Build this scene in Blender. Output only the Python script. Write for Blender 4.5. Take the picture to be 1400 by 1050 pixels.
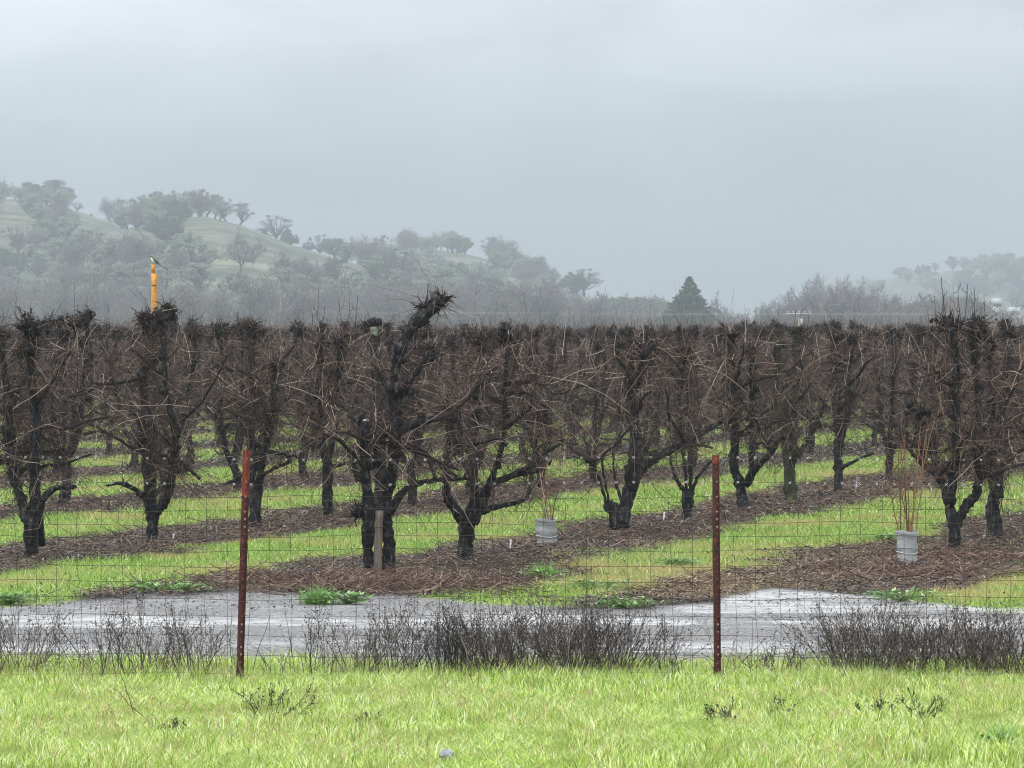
import bpy, math, random
import numpy as np
from mathutils import Vector

# ------------------------------------------------------------------ camera, world, sun, exposure
for o in list(bpy.data.objects): bpy.data.objects.remove(o)
SC = bpy.context.scene
COL = SC.collection
CAMH = 2.5
F = 4667.0            # focal length in photograph pixels (1400 wide)
HOR = 455.0           # horizon row in the photograph
cam_d = bpy.data.cameras.new('camera'); cam = bpy.data.objects.new('camera', cam_d); COL.objects.link(cam)
cam.location = (0, 0, CAMH); cam.rotation_euler = (math.radians(90), 0, 0)
cam_d.sensor_width = 36; cam_d.lens = 36 * F / 1400; cam_d.shift_y = -(525 - HOR) / 1400
cam_d.clip_start = 0.5; cam_d.clip_end = 9000
SC.camera = cam
SC.view_settings.view_transform = 'Standard'; SC.view_settings.look = 'None'
SC.view_settings.exposure = 0.08; SC.view_settings.gamma = 1.0
SC.cycles.max_bounces = 6; SC.cycles.diffuse_bounces = 2; SC.cycles.glossy_bounces = 2
SC.cycles.transmission_bounces = 2; SC.cycles.volume_bounces = 0; SC.cycles.transparent_max_bounces = 8
SC.cycles.use_denoising = True; SC.cycles.pixel_filter_type = 'BLACKMAN_HARRIS'; SC.cycles.filter_width = 1.1

SUN_EL, SUN_AZ = 52, 205      # azimuth measured clockwise from +Y
W = bpy.data.worlds.new('World'); SC.world = W; W.use_nodes = True
def build_world():
    nt = W.node_tree; nt.nodes.clear(); N = nt.nodes; L = nt.links
    out = N.new('ShaderNodeOutputWorld'); tc = N.new('ShaderNodeTexCoord')
    sky = N.new('ShaderNodeTexSky'); sky.sky_type = 'NISHITA'; sky.sun_disc = False
    sky.sun_elevation = math.radians(SUN_EL); sky.sun_rotation = math.radians(SUN_AZ)
    bg1 = N.new('ShaderNodeBackground'); bg1.inputs['Strength'].default_value = 0.012
    L.new(sky.outputs[0], bg1.inputs['Color'])
    sep = N.new('ShaderNodeSeparateXYZ'); L.new(tc.outputs['Generated'], sep.inputs[0])
    # grey cloud deck: dimmer at the horizon, brighter overhead
    cr = N.new('ShaderNodeValToRGB'); e = cr.color_ramp.elements
    e[0].position = 0.0; e[0].color = (0.31, 0.375, 0.43, 1)
    e[1].position = 1.0; e[1].color = (2.2, 2.25, 2.3, 1)
    for p, c in ((0.03, (0.355, 0.425, 0.475)), (0.06, (0.50, 0.56, 0.595)), (0.10, (0.70, 0.745, 0.775)), (0.25, (1.2, 1.26, 1.3)), (0.5, (1.85, 1.9, 1.95))):
        q = e.new(p); q.color = (*c, 1)
    L.new(sep.outputs['Z'], cr.inputs[0])
    mp = N.new('ShaderNodeMapping'); mp.inputs['Scale'].default_value = (1, 1, 2.2)
    L.new(tc.outputs['Generated'], mp.inputs[0])
    n1 = N.new('ShaderNodeTexNoise'); n1.inputs['Scale'].default_value = 9; n1.inputs['Detail'].default_value = 5
    n1.inputs['Roughness'].default_value = 0.5; n1.inputs['Distortion'].default_value = 0.5
    L.new(mp.outputs[0], n1.inputs['Vector'])
    m1 = N.new('ShaderNodeMapRange'); L.new(n1.outputs[0], m1.inputs[0])
    m1.inputs[1].default_value = 0.34; m1.inputs[2].default_value = 0.66; m1.inputs[3].default_value = 0.83; m1.inputs[4].default_value = 1.16
    # the deck is thinner, so brighter, towards the left of the valley
    m2 = N.new('ShaderNodeMapRange'); L.new(sep.outputs['X'], m2.inputs[0])
    m2.inputs[1].default_value = -0.16; m2.inputs[2].default_value = 0.12; m2.inputs[3].default_value = 1.24; m2.inputs[4].default_value = 0.99
    mm = N.new('ShaderNodeMath'); mm.operation = 'MULTIPLY'; L.new(m1.outputs[0], mm.inputs[0]); L.new(m2.outputs[0], mm.inputs[1])
    bg2 = N.new('ShaderNodeBackground'); L.new(cr.outputs[0], bg2.inputs['Color']); L.new(mm.outputs[0], bg2.inputs['Strength'])
    ad = N.new('ShaderNodeAddShader'); L.new(bg1.outputs[0], ad.inputs[0]); L.new(bg2.outputs[0], ad.inputs[1])
    L.new(ad.outputs[0], out.inputs[0])
build_world()
sd = bpy.data.lights.new('sun', 'SUN'); sd.energy = 1.5; sd.angle = math.radians(25); sd.color = (1, 0.97, 0.92)
sun = bpy.data.objects.new('sun', sd); COL.objects.link(sun)
_d = Vector((math.sin(math.radians(SUN_AZ)) * math.cos(math.radians(SUN_EL)), math.cos(math.radians(SUN_AZ)) * math.cos(math.radians(SUN_EL)), math.sin(math.radians(SUN_EL))))
sun.rotation_euler = _d.to_track_quat('Z', 'Y').to_euler(); sun.location = (0, -10, 40)

# ------------------------------------------------------------------ helpers
def tag(o, label=None, cat=None, group=None, kind=None):
    if label: o['label'] = label
    if cat: o['category'] = cat
    if group: o['group'] = group
    if kind: o['kind'] = kind
    return o
def empty(name, loc=(0, 0, 0), rz=0.0):
    o = bpy.data.objects.new(name, None); COL.objects.link(o); o.location = loc; o.rotation_euler = (0, 0, rz)
    o.empty_display_size = 0.2
    return o
class MB:
    """collects numpy pieces: verts (n,3), faces as arrays of quads or tris"""
    def __init__(s): s.v = []; s.q = []; s.t = []; s.n = 0
    def add(s, v, q=None, t=None):
        v = np.asarray(v, dtype=np.float32).reshape(-1, 3)
        if q is not None and len(q): s.q.append(np.asarray(q, dtype=np.int64).reshape(-1, 4) + s.n)
        if t is not None and len(t): s.t.append(np.asarray(t, dtype=np.int64).reshape(-1, 3) + s.n)
        s.v.append(v); s.n += len(v)
    def mesh(s, name, mat, smooth=False):
        v = np.concatenate(s.v)
        q = np.concatenate(s.q) if s.q else np.zeros((0, 4), np.int64)
        t = np.concatenate(s.t) if s.t else np.zeros((0, 3), np.int64)
        me = bpy.data.meshes.new(name)
        me.vertices.add(len(v)); me.vertices.foreach_set('co', v.ravel())
        li = np.concatenate([q.ravel(), t.ravel()]).astype(np.int32)
        me.loops.add(len(li)); me.loops.foreach_set('vertex_index', li)
        tot = np.concatenate([np.full(len(q), 4), np.full(len(t), 3)]).astype(np.int32)
        st = np.concatenate([[0], np.cumsum(tot)[:-1]]).astype(np.int32)
        me.polygons.add(len(tot)); me.polygons.foreach_set('loop_start', st); me.polygons.foreach_set('loop_total', tot)
        if smooth: me.polygons.foreach_set('use_smooth', np.ones(len(tot), dtype=bool))
        me.update(calc_edges=True)
        if mat: me.materials.append(mat)
        return me
    def build(s, name, mat, parent=None, loc=None, smooth=False):
        o = bpy.data.objects.new(name, s.mesh(name, mat, smooth)); COL.objects.link(o)
        if parent: o.parent = parent
        if loc is not None: o.location = loc
        return o
def tubes(mb, P, R, sides=3, cap=False, rough=0.0, rng=None):
    """P (N,K,3) polylines, R (N,K) radii -> tubes"""
    P = np.asarray(P, float); R = np.asarray(R, float)
    if P.ndim == 2: P = P[None]; R = R[None]
    N, K, _ = P.shape
    T = np.gradient(P, axis=1); T /= (np.linalg.norm(T, axis=2, keepdims=True) + 1e-9)
    m = np.abs(T.mean(axis=1)); ref = np.zeros((N, 3)); ref[np.arange(N), np.argmin(m, axis=1)] = 1
    U = np.cross(T, ref[:, None, :]); U /= (np.linalg.norm(U, axis=2, keepdims=True) + 1e-9)
    V = np.cross(T, U)
    a = np.arange(sides) * 2 * np.pi / sides
    RR = R[:, :, None] * np.ones(sides)
    if rough and rng is not None: RR = RR * (1 + rough * rng.standard_normal((N, K, sides)))
    X = P[:, :, None, :] + RR[..., None] * (U[:, :, None, :] * np.cos(a)[:, None] + V[:, :, None, :] * np.sin(a)[:, None])
    idx = np.arange(N * K * sides).reshape(N, K, sides)
    A = idx[:, :-1, :]; B = idx[:, 1:, :]
    q = np.stack([A, np.roll(A, -1, 2), np.roll(B, -1, 2), B], -1).reshape(-1, 4)
    t = None; v = X.reshape(-1, 3)
    if cap:
        c = P[:, -1]; ci = N * K * sides + np.arange(N); c0 = P[:, 0]; ci0 = ci + N
        last = idx[:, -1, :]; first = idx[:, 0, :]
        t = np.concatenate([np.stack([last, np.roll(last, -1, 1), np.repeat(ci[:, None], sides, 1)], -1).reshape(-1, 3),
                            np.stack([np.roll(first, -1, 1), first, np.repeat(ci0[:, None], sides, 1)], -1).reshape(-1, 3)])
        v = np.concatenate([v, c, c0])
    mb.add(v, q, t)
def boxm(mb, c, s, rz=0.0):
    c = np.array(c, float); s = np.array(s, float) / 2
    v = np.array([[x, y, z] for x in (-1, 1) for y in (-1, 1) for z in (-1, 1)], float) * s
    if rz: v[:, :2] = v[:, :2] @ np.array([[math.cos(rz), math.sin(rz)], [-math.sin(rz), math.cos(rz)]])
    mb.add(v + c, [[0, 1, 3, 2], [4, 6, 7, 5], [0, 4, 5, 1], [2, 3, 7, 6], [0, 2, 6, 4], [1, 5, 7, 3]])
def lumps(mb, c, r, rng, n=1, squash=(1, 1, 1), rough=0.28, seg=10):
    """uneven rounded knob"""
    for _ in range(n):
        u = np.linspace(0, np.pi, seg // 2 + 2)[1:-1]; a = np.arange(seg) * 2 * np.pi / seg
        X = np.stack([np.sin(u)[:, None] * np.cos(a), np.sin(u)[:, None] * np.sin(a), np.cos(u)[:, None] * np.ones(seg)], -1)
        X = X * (1 + rough * rng.standard_normal(X.shape[:2]))[..., None]
        k = len(u); v = np.concatenate([X.reshape(-1, 3), [[0, 0, 1], [0, 0, -1]]]) * r * np.array(squash) + np.array(c)
        idx = np.arange(k * seg).reshape(k, seg)
        q = np.stack([idx[:-1], idx[1:], np.roll(idx[1:], -1, 1), np.roll(idx[:-1], -1, 1)], -1).reshape(-1, 4)
        t = [[k * seg, idx[0, i], idx[0, (i + 1) % seg]] for i in range(seg)] + [[k * seg + 1, idx[-1, (i + 1) % seg], idx[-1, i]] for i in range(seg)]
        mb.add(v, q, t)
def catmull(pts, n):
    p = np.asarray(pts, float); k = len(p)
    if k == 2: return p[0] + (p[1] - p[0]) * np.linspace(0, 1, n)[:, None]
    pe = np.vstack([2 * p[0] - p[1], p, 2 * p[-1] - p[-2]])
    t = np.linspace(0, k - 1 - 1e-6, n); i = t.astype(int); f = (t - i)[:, None]
    a, b, c, d = pe[i], pe[i + 1], pe[i + 2], pe[i + 3]
    return 0.5 * (2 * b + (c - a) * f + (2 * a - 5 * b + 4 * c - d) * f ** 2 + (3 * b - a - 3 * c + d) * f ** 3)
# vectorised value noise
_R = np.random.default_rng(7); _G = _R.random((256, 256))
def vnoise(x, y, s=1.0, oc=3):
    x = np.asarray(x, float) * s; y = np.asarray(y, float) * s; r = 0; a = 1; tot = 0
    for o in range(oc):
        xi = np.floor(x).astype(int); yi = np.floor(y).astype(int); fx = x - xi; fy = y - yi
        fx = fx * fx * (3 - 2 * fx); fy = fy * fy * (3 - 2 * fy)
        g = lambda i, j: _G[(i + 17 * o) & 255, (j + 31 * o) & 255]
        r = r + a * ((g(xi, yi) * (1 - fx) + g(xi + 1, yi) * fx) * (1 - fy) + (g(xi, yi + 1) * (1 - fx) + g(xi + 1, yi + 1) * fx) * fy)
        tot += a; a *= 0.5; x = x * 2.03; y = y * 2.03
    return r / tot
def gx(px, D): return (px - 700) / F * D           # metres sideways at distance D
def gz(py, D): return CAMH - (py - HOR) / F * D    # height at distance D
def gD(py): return F * CAMH / (py - HOR)           # distance of a ground point

# ------------------------------------------------------------------ materials
def mat(name, stops, rough=0.85, source='island', scale=1.0, bump=0.0, bscale=30.0, transl=0.0, spec=0.3, patch=None, sstretch=None):
    """stops: [(pos,(r,g,b))]; source: island | noise ; patch: (scale, colour, lo, hi) mixes a second colour in patches"""
    m = bpy.data.materials.new(name); m.use_nodes = True; nt = m.node_tree; N = nt.nodes; L = nt.links
    b = N['Principled BSDF']; b.inputs['Roughness'].default_value = rough; b.inputs['Specular IOR Level'].default_value = spec
    cr = N.new('ShaderNodeValToRGB'); e = cr.color_ramp.elements
    e[0].position = stops[0][0]; e[0].color = (*stops[0][1], 1); e[1].position = stops[-1][0]; e[1].color = (*stops[-1][1], 1)
    for p, c in stops[1:-1]: q = e.new(p); q.color = (*c, 1)
    geo = N.new('ShaderNodeNewGeometry'); tc = N.new('ShaderNodeTexCoord')
    if source == 'island': L.new(geo.outputs['Random Per Island'], cr.inputs[0])
    else:
        n = N.new('ShaderNodeTexNoise'); n.inputs['Scale'].default_value = scale; n.inputs['Detail'].default_value = 6; n.inputs['Roughness'].default_value = 0.65
        if sstretch:
            mp = N.new('ShaderNodeMapping'); mp.inputs['Scale'].default_value = sstretch; L.new(tc.outputs['Object'], mp.inputs[0]); L.new(mp.outputs[0], n.inputs['Vector'])
        else: L.new(tc.outputs['Object'], n.inputs['Vector'])
        L.new(n.outputs[0], cr.inputs[0])
    col = cr.outputs[0]
    if patch:
        n = N.new('ShaderNodeTexNoise'); n.inputs['Scale'].default_value = patch[0]; n.inputs['Detail'].default_value = 4
        L.new(geo.outputs['Position'], n.inputs['Vector'])
        mr = N.new('ShaderNodeMapRange'); mr.inputs[1].default_value = patch[2]; mr.inputs[2].default_value = patch[3]; L.new(n.outputs[0], mr.inputs[0])
        mx = N.new('ShaderNodeMix'); mx.data_type = 'RGBA'; L.new(mr.outputs[0], mx.inputs[0]); L.new(col, mx.inputs[6]); mx.inputs[7].default_value = (*patch[1], 1)
        col = mx.outputs[2]
    L.new(col, b.inputs['Base Color'])
    if bump:
        n = N.new('ShaderNodeTexNoise'); n.inputs['Scale'].default_value = bscale; n.inputs['Detail'].default_value = 5
        L.new(tc.outputs['Object'], n.inputs['Vector']); bp = N.new('ShaderNodeBump'); bp.inputs['Strength'].default_value = bump; bp.inputs['Distance'].default_value = 0.02
        L.new(n.outputs[0], bp.inputs['Height']); L.new(bp.outputs[0], b.inputs['Normal'])
    if transl:
        tr = N.new('ShaderNodeBsdfTranslucent'); L.new(col, tr.inputs['Color']); mx = N.new('ShaderNodeMixShader'); mx.inputs[0].default_value = transl
        L.new(b.outputs[0], mx.inputs[1]); L.new(tr.outputs[0], mx.inputs[2]); L.new(mx.outputs[0], N['Material Output'].inputs[0])
    return m
M = {}
M['bark'] = mat('wet_bark', [(0.38, (0.005, 0.005, 0.0055)), (0.55, (0.02, 0.019, 0.021)), (0.70, (0.12, 0.115, 0.115))], rough=0.7, source='noise', scale=22, bump=1.0, bscale=40, spec=0.12, sstretch=(1, 1, 0.35))
M['mossbark'] = mat('mossy_bark', [(0.3, (0.012, 0.014, 0.008)), (0.6, (0.04, 0.05, 0.018)), (0.85, (0.10, 0.12, 0.05))], rough=0.85, source='noise', scale=14, bump=0.9, bscale=45, sstretch=(1, 1, 0.4))
M['branch'] = mat('dark_branch', [(0, (0.007, 0.006, 0.006)), (0.6, (0.022, 0.018, 0.017)), (1, (0.07, 0.058, 0.052))], rough=0.8, spec=0.12)
M['twig'] = mat('brown_twig', [(0, (0.010, 0.007, 0.007)), (0.45, (0.040, 0.023, 0.021)), (0.75, (0.10, 0.058, 0.047)), (0.92, (0.27, 0.185, 0.15)), (1, (0.60, 0.50, 0.42))], rough=0.6, spec=0.25)
M['sucker'] = mat('red_shoot', [(0, (0.09, 0.045, 0.03)), (0.6, (0.17, 0.08, 0.045)), (1, (0.26, 0.15, 0.08))], rough=0.6)
M['weed'] = mat('dead_weed_stem', [(0, (0.014, 0.010, 0.010)), (0.5, (0.05, 0.037, 0.033)), (0.85, (0.13, 0.10, 0.085)), (1, (0.30, 0.25, 0.21))], rough=0.85)
M['blackweed'] = mat('blackened_stem', [(0, (0.008, 0.008, 0.008)), (1, (0.035, 0.03, 0.028))], rough=0.8)
M['grass'] = mat('young_grass', [(0, (0.07, 0.15, 0.02)), (0.3, (0.20, 0.36, 0.03)), (0.65, (0.55, 0.66, 0.11)), (0.85, (0.82, 0.88, 0.40)), (1, (0.93, 0.96, 0.80))], rough=0.45, transl=0.35, spec=0.45, patch=(2.2, (0.24, 0.33, 0.05), 0.50, 0.72))  # whitish end of the ramp paints dew highlights onto some blades
M['ograss'] = mat('orchard_grass', [(0, (0.07, 0.14, 0.02)), (0.5, (0.19, 0.32, 0.045)), (0.85, (0.40, 0.54, 0.13)), (1, (0.75, 0.80, 0.45))], rough=0.5, transl=0.35, spec=0.4, patch=(0.6, (0.42, 0.35, 0.15), 0.47, 0.64))
M['drygrass'] = mat('tan_grass', [(0, (0.28, 0.20, 0.09)), (1, (0.52, 0.42, 0.22))], rough=0.7, transl=0.25)
M['leafy'] = mat('broad_leaf', [(0, (0.07, 0.17, 0.03)), (0.6, (0.16, 0.34, 0.06)), (1, (0.36, 0.52, 0.22))], rough=0.4, transl=0.3, spec=0.5)
M['litter'] = mat('rotting_leaf', [(0, (0.012, 0.009, 0.008)), (0.5, (0.045, 0.031, 0.027)), (0.85, (0.11, 0.075, 0.062)), (1, (0.32, 0.26, 0.24))], rough=0.55, spec=0.25)
M['prunings'] = mat('cut_twig', [(0, (0.035, 0.021, 0.017)), (0.6, (0.105, 0.056, 0.040)), (1, (0.32, 0.23, 0.17))], rough=0.6)
M['wire'] = mat('dull_wire', [(0.3, (0.02, 0.017, 0.016)), (0.8, (0.07, 0.058, 0.05))], rough=0.7, source='noise', scale=6)
M['drop'] = mat('pale_barb', [(0, (0.25, 0.25, 0.25)), (1, (0.8, 0.8, 0.8))], rough=0.3)
M['rust'] = mat('rusty_red_steel', [(0.35, (0.018, 0.002, 0.002)), (0.55, (0.055, 0.006, 0.005)), (0.72, (0.15, 0.03, 0.018))], rough=0.55, source='noise', scale=18, bump=0.3, bscale=60, spec=0.4)
M['rusttip'] = mat('faded_red_paint', [(0.3, (0.07, 0.010, 0.007)), (0.7, (0.24, 0.045, 0.025))], rough=0.6, source='noise', scale=20, bump=0.3, bscale=60)
M['stud'] = mat('worn_stud', [(0, (0.05, 0.012, 0.01)), (.6, (0.12, 0.05, 0.04)), (1, (0.34, 0.24, 0.22))], rough=0.5)
M['post'] = mat('yellow_wood', [(0.3, (0.36, 0.15, 0.03)), (0.6, (0.62, 0.31, 0.075)), (0.8, (0.72, 0.45, 0.17))], rough=0.8, source='noise', scale=7, bump=0.4, bscale=30, sstretch=(3, 3, 0.3))
M['stake'] = mat('grey_wood', [(0.3, (0.07, 0.055, 0.047)), (0.7, (0.19, 0.155, 0.13))], rough=0.85, source='noise', scale=12, bump=0.4, sstretch=(3, 3, 0.25))
M['guard'] = mat('grey_guard_wrap', [(0.3, (0.17, 0.18, 0.185)), (0.7, (0.34, 0.35, 0.355))], rough=0.6, source='noise', scale=9, bump=0.8, bscale=14, sstretch=(0.6, 0.6, 3.5))
M['white'] = mat('white_plastic', [(0.3, (0.62, 0.62, 0.62)), (0.7, (0.82, 0.82, 0.82))], rough=0.4, source='noise', scale=5)
M['cut'] = mat('pale_cut_wood', [(0.3, (0.30, 0.25, 0.20)), (0.7, (0.60, 0.54, 0.46))], rough=0.8, source='noise', scale=20)
M['lichen'] = mat('lichened_wood', [(0.35, (0.05, 0.055, 0.045)), (0.65, (0.24, 0.25, 0.20))], rough=0.9, source='noise', scale=16, bump=0.6)
M['stone'] = mat('grey_stone', [(0.3, (0.14, 0.15, 0.17)), (0.7, (0.40, 0.42, 0.45))], rough=0.8, source='noise', scale=25, bump=0.6, bscale=50)
M['oak'] = mat('oak_leaf', [(0, (0.03, 0.04, 0.022)), (0.6, (0.07, 0.085, 0.048)), (1, (0.16, 0.175, 0.10))], rough=0.7, transl=0.15)
M['pale'] = mat('lichened_oak_crown', [(0, (0.12, 0.135, 0.10)), (0.6, (0.25, 0.28, 0.20)), (1, (0.42, 0.44, 0.34))], rough=0.8, transl=0.15)
M['grn'] = mat('green_tree_leaf', [(0, (0.05, 0.07, 0.03)), (0.6, (0.10, 0.13, 0.06)), (1, (0.20, 0.23, 0.12))], rough=0.7, transl=0.2)
M['conif'] = mat('conifer_needle', [(0, (0.012, 0.03, 0.014)), (0.6, (0.03, 0.055, 0.025)), (1, (0.09, 0.12, 0.055))], rough=0.7)
M['fartrunk'] = mat('far_trunk', [(0.3, (0.03, 0.028, 0.028)), (0.7, (0.08, 0.075, 0.07))], source='noise', scale=2)
M['bare'] = mat('bare_branch', [(0, (0.07, 0.06, 0.06)), (0.6, (0.14, 0.12, 0.12)), (1, (0.26, 0.23, 0.215))], rough=0.8)
M['feather_back'] = mat('olive_feather', [(0.3, (0.10, 0.11, 0.075)), (0.7, (0.19, 0.20, 0.13))], source='noise', scale=60, rough=0.8)
M['feather_belly'] = mat('pale_feather', [(0.3, (0.55, 0.52, 0.40)), (0.7, (0.75, 0.72, 0.6))], source='noise', scale=60, rough=0.8)
M['feather_dark'] = mat('dark_feather', [(0.3, (0.05, 0.055, 0.04)), (0.7, (0.09, 0.10, 0.07))], source='noise', scale=60, rough=0.7)
M['wall'] = mat('white_wall', [(0.3, (0.42, 0.42, 0.41)), (0.7, (0.55, 0.55, 0.54))], source='noise', scale=1)
M['roof'] = mat('grey_roof', [(0.3, (0.30, 0.31, 0.32)), (0.7, (0.4, 0.41, 0.42))], source='noise', scale=1)
M['glass'] = mat('dark_pane', [(0.3, (0.03, 0.04, 0.05)), (0.7, (0.06, 0.07, 0.08))], source='noise', scale=1, rough=0.1, spec=0.5)
M['pole'] = mat('weathered_pole', [(0.3, (0.15, 0.13, 0.12)), (0.7, (0.3, 0.28, 0.26))], source='noise', scale=3)

def post_material():
    m = mat('yellow_and_weathered_wood', [(0.3, (0.36, 0.15, 0.03)), (0.6, (0.62, 0.31, 0.075)), (0.8, (0.72, 0.45, 0.17))], rough=0.8, source='noise', scale=7, bump=0.4, bscale=30, sstretch=(3, 3, 0.3)); nt = m.node_tree; N = nt.nodes; L = nt.links; b = N['Principled BSDF']
    tc = N.new('ShaderNodeTexCoord'); sp = N.new('ShaderNodeSeparateXYZ'); L.new(tc.outputs['Object'], sp.inputs[0]); mr = N.new('ShaderNodeMapRange'); mr.inputs[1].default_value = 2.60; mr.inputs[2].default_value = 2.72; L.new(sp.outputs['Z'], mr.inputs[0])
    mx = N.new('ShaderNodeMix'); mx.data_type = 'RGBA'; mx.inputs[6].default_value = (.03, .025, .022, 1); src = b.inputs['Base Color'].links[0].from_socket; L.new(mr.outputs[0], mx.inputs[0]); L.new(src, mx.inputs[7]); L.new(mx.outputs[2], b.inputs['Base Color']); return m
M['postwood'] = post_material()

# ------------------------------------------------------------------ orchard layout
RS = 0.36                        # rows run along (RS, 1)
ROW0, ROWSTEP = -8.96, -5.0      # sideways offset of row k: u = ROW0 + k*ROWSTEP
def row_x(k, D): return ROW0 + k * ROWSTEP + RS * D
def row_off(x, y):
    c = (x - RS * y - ROW0) / ROWSTEP
    return (c - np.round(c)) * abs(ROWSTEP), np.round(c)
def cover(x, y):
    """0 bare mulch, 1 grass, for orchard ground; road returns separately"""
    d, k = row_off(x, y)
    n = vnoise(x, y, 0.55, 4) - 0.5; n2 = vnoise(x + 50, y, 2.2, 3) - 0.5
    half = 1.02 + 1.7 * n + 1.0 * n2
    # prunings widen the strip at the head of the row by the road
    half = half + np.where((k == 1) & (y < 38), 0.55, 0) + np.where((k == 0) & (y < 39), 0.5, 0)
    g = np.clip((np.abs(d) - half) / 0.25, 0, 1)
    px = 700 + x / np.maximum(y, 1) * F
    tongue = (px > 1150) & (y < 31.6 + np.clip((px - 1150) / 250, 0, 1.6) * 2.3 + 1.2 * n)     # turf at the headland on the right
    g = np.where(tongue, 1.0, g)
    return g
def road_edges(x):
    near = 25.65 + 0.5 * (vnoise(x, x * 0 + 3, 0.8, 3) - 0.5) * 2
    far = 31.5 + 1.5 * (vnoise(x, x * 0 + 9, 0.55, 3) - 0.5) * 2
    far = far + np.where(x > 1.9, 1.1 * np.exp(-((x - 2.5) / 0.75) ** 2) - 0.7 * np.exp(-((x - 4.6) / 0.9) ** 2), 0) + 0.5 * np.exp(-((x + 2.6) / 0.9) ** 2) - 0.9 * np.exp(-((x - 0.9) / 1.0) ** 2)
    return near, far
def road_mask(x, y):
    a, b = road_edges(x); n = (vnoise(x, y, 2.5, 3) - 0.5) * 0.5
    return np.clip((y - a + n * 0.5) / 0.3, 0, 1) * np.clip((b - y + n * 1.6) / 0.5, 0, 1)

def axis(lo, hi, fine_lo, fine_hi, step, grow=1.12):
    a = list(np.arange(fine_lo, fine_hi + step, step)); s = step; x = a[-1]
    while x < hi: s *= grow; x += s; a.append(min(x, hi))
    s = step; x = a[0]; b = []
    while x > lo: s *= grow; x -= s; b.append(max(x, lo))
    return np.array(b[::-1] + a)
def ground():
    xs = axis(-1900, 1900, -9, 10, 0.11, 1.06); ys = axis(-60, 3400, 18, 48, 0.11, 1.02)
    X, Y = np.meshgrid(xs, ys); nx, ny = len(xs), len(ys)
    rm = road_mask(X, Y); cv = cover(X, Y)
    cv = np.where(Y < 28, 1.0, cv)
    ruts = -0.035 * (np.exp(-((Y - 29.6 - 0.1 * np.sin(X * .7)) / 0.45) ** 2) + np.exp(-((Y - 27.25 - 0.1 * np.sin(X * .7 + 1)) / 0.35) ** 2))
    Z = rm * (ruts + 0.02 * (vnoise(X, Y, 1.8, 4) - 0.5)) + (1 - rm) * (0.05 * (vnoise(X, Y, 0.8, 4) - 0.5)) * np.clip((120 - Y) / 60, 0, 1)
    Z = Z + (1 - rm) * (1 - cv) * 0.035 * vnoise(X, Y, 5, 3) * (Y < 120) * (Y > 28)
    mb = MB(); v = np.stack([X, Y, Z], -1)
    i = np.arange(nx * ny).reshape(ny, nx)
    mb.add(v.reshape(-1, 3), np.stack([i[:-1, :-1], i[:-1, 1:], i[1:, 1:], i[1:, :-1]], -1).reshape(-1, 4))
    m = bpy.data.materials.new('orchard_ground'); m.use_nodes = True; nt = m.node_tree; N = nt.nodes; L = nt.links
    b = N['Principled BSDF']
    def attr(n): a = N.new('ShaderNodeAttribute'); a.attribute_name = n; return a.outputs['Fac']
    geo = N.new('ShaderNodeNewGeometry')
    def noise(s, d=5, st=None, r=0.6):
        n = N.new('ShaderNodeTexNoise'); n.inputs['Scale'].default_value = s; n.inputs['Detail'].default_value = d; n.inputs['Roughness'].default_value = r
        if st: mp = N.new('ShaderNodeMapping'); mp.inputs['Scale'].default_value = st; L.new(geo.outputs['Position'], mp.inputs[0]); L.new(mp.outputs[0], n.inputs['Vector'])
        else: L.new(geo.outputs['Position'], n.inputs['Vector'])
        return n.outputs[0]
    def ramp(f, st):
        r = N.new('ShaderNodeValToRGB'); e = r.color_ramp.elements; e[0].position = st[0][0]; e[0].color = (*st[0][1], 1); e[1].position = st[-1][0]; e[1].color = (*st[-1][1], 1)
        for p, c in st[1:-1]: q = e.new(p); q.color = (*c, 1)
        L.new(f, r.inputs[0]); return r.outputs[0]
    def mix(f, a, c):
        x = N.new('ShaderNodeMix'); x.data_type = 'RGBA'; L.new(f, x.inputs[0]); L.new(a, x.inputs[6]); L.new(c, x.inputs[7]); return x.outputs[2]
    mulch = ramp(noise(26, 6, None, 0.75), [(0.38, (0.010, 0.008, 0.008)), (0.55, (0.038, 0.030, 0.028)), (0.72, (0.13, 0.105, 0.10))])
    grs = ramp(noise(11, 6), [(0.3, (0.05, 0.10, 0.015)), (0.5, (0.14, 0.24, 0.03)), (0.7, (0.26, 0.33, 0.07))])
    gravel = ramp(noise(40, 6, (0.7, 0.7, 1), 0.8), [(0.38, (0.06, 0.06, 0.061)), (0.5, (0.15, 0.15, 0.152)), (0.64, (0.34, 0.34, 0.345))])
    sheen_silt = ramp(noise(3.5, 6, (0.5, 1.6, 1), 0.7), [(0.38, (0.16, 0.162, 0.165)), (0.6, (0.46, 0.466, 0.472))])  # wet wheel-track silt, paled so the sky's reflection is painted into its colour
    def maths(op, a, c):
        x = N.new('ShaderNodeMath'); x.operation = op; x.use_clamp = op == 'ADD'
        for i_, q_ in enumerate((a, c)):
            if isinstance(q_, float): x.inputs[i_].default_value = q_
            else: L.new(q_, x.inputs[i_])
        return x.outputs[0]
    fine = noise(7, 8, (0.45, 1.5, 1), 0.72)
    wetm = maths('ADD', maths('MULTIPLY', maths('SUBTRACT', fine, 0.56), 3.2), maths('MULTIPLY', attr('sheen_silt'), 1.15))
    wetm = maths('MULTIPLY', wetm, maths('ADD', attr('sheen_silt'), 0.25))
    road = mix(wetm, gravel, sheen_silt)
    L.new(mix(attr('road'), mix(attr('grass'), mulch, grs), road), b.inputs['Base Color'])
    wet = N.new('ShaderNodeMath'); wet.operation = 'MULTIPLY'; L.new(wetm, wet.inputs[0]); L.new(attr('road'), wet.inputs[1])
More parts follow.
